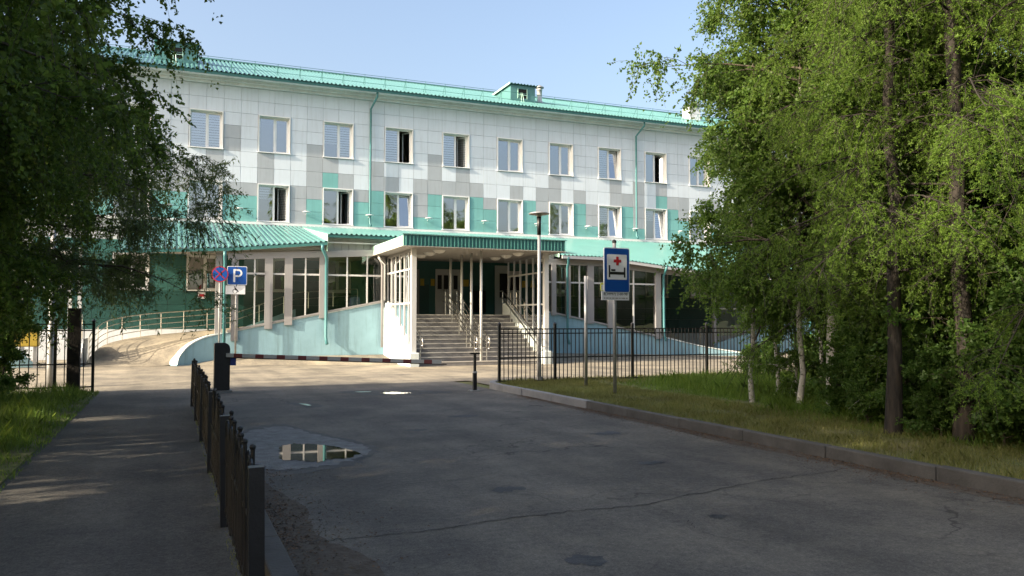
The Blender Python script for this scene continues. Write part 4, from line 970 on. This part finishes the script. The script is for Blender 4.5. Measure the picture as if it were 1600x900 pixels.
def make_tree(seed, H, r0, z0, Rc, nb, nsub, ntw, nlf, ll, lw, droop, bark_m, leaf_m, kind='birch', prof=None, lean=(0, 0), upang=(25, 60), twl=(.35, 1.0), fl=.18, gl_=.1):
    rng = np.random.default_rng(seed); U = rng.uniform
    k = 14; t = np.linspace(0, 1, k); wob = np.cumsum(rng.normal(0, .05, (k, 2)), 0) * H / 12
    trunk = np.stack([wob[:, 0] + lean[0] * t * H, wob[:, 1] + lean[1] * t * H, t * H], 1); trunk[0, :2] = 0
    trunk[0, 2] = -.15
    tr = r0 * (1 - t) ** .8 + .012; tr[0] *= 1.3
    tpaths = [(trunk, tr)]; bpaths = []
    TS, TD, TL = [], [], []
    for i in range(nb):
        q = (i + U(0, 1)) / nb; z = z0 + (H * .97 - z0) * q; tt = z / H
        b0 = np.array([np.interp(tt, t, trunk[:, 0]), np.interp(tt, t, trunk[:, 1]), z])
        az = i * 2.39996 + U(-.5, .5); pr = prof(q) if prof else (math.sin(math.pi * min(1, q * .8 + .22)) ** .7)
        BL = Rc * pr * U(.75, 1.12); el = R(U(*upang)) * (1 if kind != 'larch' else (1 - .0 * q))
        d = np.array([math.cos(az) * math.cos(el), math.sin(az) * math.cos(el), math.sin(el)])
        m_ = 7; s = np.linspace(0, 1, m_)[:, None]
        pts = b0 + d * BL * s + np.array([0, 0, -1.]) * (s ** 2.2) * BL * droop * .45 + np.cumsum(rng.normal(0, .02, (m_, 3)), 0) * BL * .6
        pts[0] = b0
        br = np.interp(tt, t, tr) * (.42 if kind != 'larch' else .13) * (1 - s[:, 0]) ** .9 + .004
        bpaths.append((pts, br))
        ns = max(2, int(nsub * (.5 + pr * .6)))
        for j in range(ns):
            f = U(fl, 1.0); p = np.array([np.interp(f, s[:, 0], pts[:, c]) for c in range(3)])
            sd = rng.normal(size=3); sd[2] = sd[2] * .5 + .15; sd /= np.linalg.norm(sd); sd = sd * .8 + d * .55; sd /= np.linalg.norm(sd)
            SL = BL * U(.18, .42) * (1.15 - f * .5)
            if kind == 'larch': SL = min(SL, .75); sd[2] = U(-.45, .1); sd /= np.linalg.norm(sd)
            ss = np.linspace(0, 1, 4)[:, None]; sp = p + sd * SL * ss + np.array([0, 0, -1.]) * ss ** 2 * SL * droop * .5
            bpaths.append((sp, np.interp(f, s[:, 0], br) * .5 * (1 - ss[:, 0]) + .0025))
            for w_ in range(ntw):
                g = U(gl_, 1.0); tp = np.array([np.interp(g, ss[:, 0], sp[:, c]) for c in range(3)])
                td = rng.normal(size=3) * .8 + sd * .5; td[2] -= droop * 1.1; td /= np.linalg.norm(td)
                TS.append(tp); TD.append(td); TL.append(U(*twl))
    TS, TD, TL = np.array(TS), np.array(TD), np.array(TL)
    ntot = len(TS); u = rng.uniform(.05, 1, (ntot, nlf)); g = np.array([0, 0, -1.])
    pos = TS[:, None] + TD[:, None] * (u * TL[:, None])[..., None] + g * ((u ** 2) * TL[:, None] * droop * .55)[..., None]
    for a, dd, l in zip(TS[::2], TD[::2], TL[::2]):
        e = np.linspace(0, 1, 4)[:, None]; bpaths.append((a + dd * l * e + g * e ** 2 * l * droop * .55, np.array([.0035, .003, .0025, .0015])))
    pos = pos.reshape(-1, 3); n = len(pos); pos += rng.normal(0, .018, pos.shape)
    ld = rng.normal(size=(n, 3)) * .7 + np.repeat(TD, nlf, 0) * .5; ld[:, 2] -= .5 * (droop + .3)
    L = ll * rng.uniform(.5, 1.3, n); Wd = lw * rng.uniform(.75, 1.15, n)
    if kind == 'larch':
        rep = 7; pos = np.repeat(pos, rep, 0); ld = rng.normal(size=(len(pos), 3)); ld[:, 2] += .15; L = ll * rng.uniform(.7, 1.15, len(pos)); Wd = np.full(len(pos), lw)
    return path_tubes('trunk', tpaths, bark_m, 10), path_tubes('branches', bpaths, bark_m if kind != 'birch' else 'bark_willow', 6), leaves_mesh('crown', pos, ld, L, Wd, leaf_m, rng)
def place_tree(name, kit, loc, rz, s, label, cat='tree', group=None):
    t = thing(name, loc, label, cat, group); t.rotation_euler = (0, 0, rz); t.scale = (s, s, s)
    for nm, me in zip(('trunk', 'branches', 'crown'), kit):
        o = bpy.data.objects.new(nm, me); col.objects.link(o); o.parent = t
    return t
flat = lambda q: .55 + .45 * math.sin(math.pi * min(1, .15 + q * .8))
kit_birch = make_tree(1, 10.5, .10, 1.7, 3.1, 40, 8, 15, 24, .06, .05, .7, 'bark_birch', 'leaf_birch', 'birch', flat, upang=(15, 58), twl=(.25, .75), fl=.35, gl_=.45)
kit_birch2 = make_tree(2, 8.5, .042, 1.3, 1.9, 26, 6, 14, 22, .06, .05, .55, 'bark_birch', 'leaf_birch', 'birch', flat, upang=(20, 65), twl=(.22, .65), fl=.35, gl_=.45)
kit_dark = make_tree(3, 12, .15, 2.8, 4.9, 62, 10, 17, 27, .068, .056, .85, 'bark_willow', 'leaf_birch_dark', 'birch', flat, upang=(2, 50), twl=(.25, .8), fl=.25, gl_=.4)
kit_willow = make_tree(4, 6.2, .10, 2.1, 4.2, 50, 9, 12, 28, .10, .022, .75, 'bark_willow', 'leaf_willow', 'willow', flat, upang=(5, 50), twl=(.3, .8), fl=.3, gl_=.35)
kit_larch = make_tree(5, 13.5, .082, 1.9, 2.3, 66, 16, 5, 10, .038, .008, .8, 'bark_dark', 'leaf_larch', 'larch', lambda q: 1.05 - q * .7, upang=(-5, 28), twl=(.2, .55), fl=.12, gl_=.15)
kit_bush = make_tree(6, 2.4, .025, .15, 1.15, 24, 6, 9, 14, .085, .066, .35, 'bark_willow', 'leaf_bush', 'bush', flat, upang=(20, 75), twl=(.15, .4), fl=.3, gl_=.4)
kit_bush2 = make_tree(8, 3.4, .03, .3, 1.3, 26, 6, 9, 14, .085, .066, .4, 'bark_willow', 'leaf_bush', 'bush', flat, upang=(15, 65), twl=(.15, .4), fl=.3, gl_=.4)
kit_sapling = make_tree(9, 5.2, .024, .35, 1.25, 24, 5, 9, 16, .078, .062, .35, 'bark_willow', 'leaf_bush', 'bush', lambda q: 1.0 - .55 * q, upang=(5, 50), twl=(.15, .45), fl=.25, gl_=.3)
kit_sapling2 = make_tree(10, 4.2, .02, .3, 1.0, 20, 5, 9, 16, .062, .05, .5, 'bark_birch', 'leaf_birch', 'bush', lambda q: 1.0 - .5 * q, upang=(15, 60), twl=(.15, .45), fl=.25, gl_=.3)
Z = .1
# right-hand wood
place_tree('birch_tree', kit_birch, (10.25, 10.5, Z), 3.9, .95, 'tall birch with pale trunk at the left edge of the right-hand wood')
place_tree('birch_tree', kit_birch2, (10.1, 11.2, Z), 1.0, .95, 'slender leaning birch with thin white stem beside the tall birch')
place_tree('birch_tree', kit_birch2, (10.9, 10.6, Z), 3.1, 1.1, 'slender birch standing just right of the tall birch trunk')
place_tree('birch_tree', kit_birch2, (9.9, 8.7, Z), 4.4, 1.0, 'young birch between the tall birch and the dark larch trunk')
place_tree('birch_tree', kit_birch2, (9.95, 12.2, Z), 5.2, .85, 'small birch at the outer left fringe of the wood, leaves hanging before the fence')
place_tree('birch_tree', kit_birch2, (11.6, 13.4, Z), 2.7, .8, 'small birch behind the slender ones, close to the black fence')
place_tree('birch_tree', kit_birch2, (13.4, 14.2, Z), .4, .85, 'small birch near the fence, right of the tall grass')
place_tree('larch_tree', kit_larch, (8.8, 8.0, Z), .6, 1.0, 'larch with straight dark trunk nearest to the birches')
place_tree('larch_tree', kit_larch, (9.1, 7.2, Z), 2.5, 1.15, 'larch with thick dark trunk and bright hanging sprays at the right')
place_tree('larch_tree', kit_larch, (10.3, 6.6, Z), 4.0, 1.0, 'larch filling the right edge of the picture')
GW = 'trees filling the depth of the wood'
for i, (x, y, k, s) in enumerate(((12.5, 11.8, 1, 1.15), (12.2, 9.4, 0, .95), (14.2, 8.2, 2, 1.0), (15, 12.2, 0, 1.05), (13.0, 6.8, 1, 1.2), (17.5, 10, 2, 1.1), (18.5, 14, 0, 1.0), (21, 12, 0, 1.1), (24, 15, 1, 1.3), (22, 8, 2, 1.1))):
    place_tree(('birch_tree', 'birch_tree', 'larch_tree')[k], (kit_birch, kit_birch2, kit_larch)[k], (x, y, Z), i * 1.7, s, 'tree deep inside the right-hand wood, its foliage merged with its neighbours', 'tree', GW)
GB = 'tall bushes of the undergrowth on the verge'
bush_at = [(9.6, 9.6, 0, .36), (9.3, 8.9, 0, .42), (9.2, 8.2, 0, .4), (9.1, 7.5, 0, .42), (9.0, 6.6, 0, .5), (8.9, 6.0, 0, .5), (9.6, 5.5, 1, .6), (10.3, 7.4, 0, .6), (11.8, 8.0, 1, .7), (13.4, 9.6, 1, .7), (14.6, 10.4, 1, .8), (16.6, 12, 1, .9)]
GP = 'saplings growing between the trunks of the wood'
for i, (x, y, k, s) in enumerate(((9.9, 9.3, 0, .7), (9.6, 8.4, 1, .8), (9.75, 7.6, 0, .85), (9.5, 6.5, 0, .8), (9.3, 5.6, 1, .9), (10.4, 8.6, 0, .95), (10.3, 6.4, 1, 1.0), (11.0, 9.8, 1, .9), (11.2, 7.6, 0, 1.0), (11.9, 11.0, 1, .9), (12.4, 9.4, 0, 1.0), (13.2, 11.6, 0, .9), (10.7, 11.9, 1, .75), (14.6, 12.6, 1, 1.0), (12.2, 6.4, 0, 1.1))):
    place_tree('sapling', (kit_sapling, kit_sapling2)[k], (x, y, Z), i * 2.4, s, 'leafy sapling growing between the tree trunks of the right-hand wood', 'sapling', GP)
for i, (x, y, k, s) in enumerate(bush_at):
    place_tree('leafy_bush', (kit_bush, kit_bush2)[k], (x, y, Z), i * 2.1, s, 'leafy green bush in the undergrowth beneath the right-hand trees', 'bush', GB)
GL = 'low bushes along the fence in sunlight'
for i, (x, y, s) in enumerate(((13.7, 16.7, .34), (14.5, 17.0, .4), (15.4, 16.8, .42), (16.4, 17.1, .45), (17.6, 17.0, .5))):
    place_tree('low_bush', kit_bush, (x, y, Z), i * 1.3, s, ('leftmost', 'second', 'middle', 'fourth', 'rightmost')[i] + ' of five low sunlit bushes at the foot of the black fence', 'bush', GL)
# left-hand trees
place_tree('birch_tree', kit_dark, (-3.4, 11.6, 0), 1.31, .78, 'large dark leafy birch overhanging the footpath at the left')
place_tree('birch_tree', kit_dark, (-3.5, 8.9, 0), 1.31, .78, 'nearest dark birch, its leaves filling the upper left corner')
place_tree('willow_tree', kit_willow, (-3.1, 17.4, 0), 1.83, 1.0, 'willow with narrow hanging leaves in front of the lean-to roof')
place_tree('birch_tree', kit_dark, (-5.0, 15.2, 0), 2.0, .7, 'second dark birch behind the large one at the left')
for i, (x, y, s) in enumerate(((-3.6, 18.6, .8), (-5.0, 17.6, .95), (-3.2, 19.9, .55), (-6.4, 19.4, .9))):
    place_tree('fence_shrub', kit_bush2, (x, y, 0), i * 2.3, s, 'leafy shrub growing against the left picket fence', 'shrub', 'shrubs along the left fence')
GS = 'trees beside the footpath, out of view to the left'
for i, (x, y, k, s) in enumerate(((-8.5, 3.6, 1, .8), (-9, 6.8, 0, .98), (-9.4, 10.4, 0, .95), (-9.6, 13.6, 0, .98), (-10.5, 16.2, 0, .95), (-8, .5, 1, .8), (-14, 2.5, 1, .85), (-8.5, -3, 1, 1.0), (-13, -2, 1, 1.05), (-5.5, 2.5, 1, .7))):
    place_tree('birch_tree', (kit_birch, kit_dark)[k], (x, y, 0), i * 1.1, s, 'leafy birch out of view beside the footpath, shading the road', 'tree', GS)
GR = 'trees behind the viewer, mirrored in the windows'
for i, (x, y, k, s) in enumerate(((12, 0, 0, 1.1), (16, 3, 1, 1.2), (20, -2, 0, 1.2), (25, 2, 2, 1.1), (29, -4, 0, 1.2), (14, -6, 2, 1.1), (34, 1, 0, 1.1), (40, -3, 2, 1.2), (46, 2, 0, 1.2))):
    place_tree(('birch_tree', 'birch_tree', 'larch_tree')[k], (kit_birch, kit_birch2, kit_larch)[k], (x, y, Z), i * 1.9, s, 'tree of the wood behind the viewer, seen only in the window reflections', 'tree', GR)

# grass
def grass(name, label, n, sampler, h, m, seed, wd=.006, kind='stuff'):
    rng = np.random.default_rng(seed); P, hs_ = sampler(rng, n); n = len(P)
    a = rng.uniform(0, 2 * np.pi, n); S = np.stack([np.cos(a), np.sin(a), np.zeros(n)], 1); H_ = rng.uniform(h[0], h[1], n) * hs_
    b = rng.normal(0, .35, (n, 2)); T = np.concatenate([b * H_[:, None], H_[:, None]], 1); Md = np.concatenate([b * H_[:, None] * .28, H_[:, None] * .58], 1)
    V = np.empty((n, 5, 3), np.float32); w0 = wd * rng.uniform(.6, 1.4, n)[:, None]
    V[:, 0] = P - S * w0 / 2; V[:, 1] = P + S * w0 / 2; V[:, 2] = P + Md + S * w0 * .38; V[:, 3] = P + T; V[:, 4] = P + Md - S * w0 * .38
    o = link(name, npmesh(name, V.reshape(-1, 3), np.arange(5 * n).reshape(n, 5), m)); return tag(o, label, 'grass', kind=kind)
def area(x0, x1, y0, y1, z, edge=0, hfun=None, clump=1.2):
    def f(rng, n):
        x = rng.uniform(x0, x1, n); y = y0 + (y1 - y0) * rng.uniform(0, 1, n) ** 1.0
        k = np.sin(x * 3.1 * clump + np.sin(y * 2.3) * 2) * np.sin(y * 2.7 * clump + np.sin(x * 1.9) * 2); keep = rng.uniform(-1, 1, n) < k + .55
        x, y, k = x[keep], y[keep], k[keep]
        hs_ = (.75 + .35 * k) * (hfun(x, y) if hfun else 1)
        return np.stack([x, y, np.full(len(x), z)], 1), hs_
    return f
grass('grass_left', 'uncut green grass beside the footpath at the left', 60000, area(-6.5, -1.42, 5.5, 20.8, .02, hfun=lambda x, y: np.clip((-x - 1.35) * 1.6, .25, 1)), (.1, .34), 'leaf_grass', 1, .008)
grass('grass_verge', 'short dry grass on the verge behind the right kerb', 70000, area(7.30, 9.6, 5.0, 18.4, .12, clump=.9), (.02, .11), 'leaf_grass_dry', 2, .006)
grass('grass_verge_far', 'short grass strip along the black fence', 22000, area(7.6, 21, 17.4, 19.15, .12), (.03, .13), 'leaf_grass_dry', 3, .008)
grass('tall_grass', 'patch of tall lush grass under the left edge of the wood', 42000, area(9.6, 15.5, 10.6, 17.2, .12, hfun=lambda x, y: np.clip((x - 9.6) * .9, .12, 1)), (.1, .42), 'leaf_grass', 4, .009)
grass('wood_floor_grass', 'grass and weeds on the floor of the wood', 26000, area(8.7, 13, 5.0, 11, .12, hfun=lambda x, y: np.clip((x - 8.5) * 1.2, .2, 1)), (.06, .3), 'leaf_grass', 5, .009)
grass('railing_weeds', 'sparse weeds along the foot of the low railing', 2600, area(.40, .56, 3.5, 16, .01), (.01, .05), 'leaf_grass_dry', 6, .005)
def litter(name, label, n, sampler, seed):
    rng = np.random.default_rng(seed); P = sampler(rng, n); d = rng.normal(size=(len(P), 3)); d[:, 2] *= .12
    d /= np.linalg.norm(d, axis=1, keepdims=True); L = rng.uniform(.008, .032, len(P)); s = np.cross(d, [0, 0, 1.]); s /= np.linalg.norm(s, axis=1, keepdims=True)
    W = (L * rng.uniform(.3, .7, len(P)))[:, None]; L = L[:, None]; up = np.array([0, 0, 1.]) * .006
    V = np.stack([P, P + d * L * .45 + s * W * .5 + up, P + d * L, P + d * L * .45 - s * W * .5], 1)
    V[:, :, 2] = np.maximum(V[:, :, 2], P[0, 2] + .001)
    o = link(name, npmesh(name, V.reshape(-1, 3), np.arange(4 * len(P)).reshape(-1, 4), 'litter')); return tag(o, label, 'litter', kind='stuff')
def ls(x0, sg_, sc__, y0, y1, z):
    def f(rng, n):
        x = x0 + sg_ * np.abs(rng.exponential(sc__, n)); y = rng.uniform(y0, y1, n); k = rng.uniform(-1, 1, n) < np.sin(y * 2.1) * .6 + np.sin(y * 5.3) * .3 + .3
        return np.stack([x[k], y[k], np.full(k.sum(), z)], 1)
    return f
litter('leaf_litter_right', 'brown fallen leaves along the right kerb', 9000, ls(7.15, -1, .13, 4.5, 16.5, .006), 1)
litter('leaf_litter_left', 'brown fallen leaves and grit along the left kerb', 4500, ls(.76, 1, .2, 3.2, 9.2, .006), 2)
for i, (pts, sd) in enumerate((([(.76, 3.0), (.76, 8.6), (.95, 8.2), (1.1, 7.2), (1.05, 6.3), (1.3, 5.4), (1.2, 4.2), (1.35, 3.0)], 21), ([(7.15, 4.0), (6.9, 5.5), (6.98, 7.2), (6.85, 9.0), (6.97, 11), (6.93, 13.5), (7.05, 15.5), (7.15, 16.2)], 22))):
    blob(pts, .003, 'soil_patch', 'soil', road, 7, sd, .02)
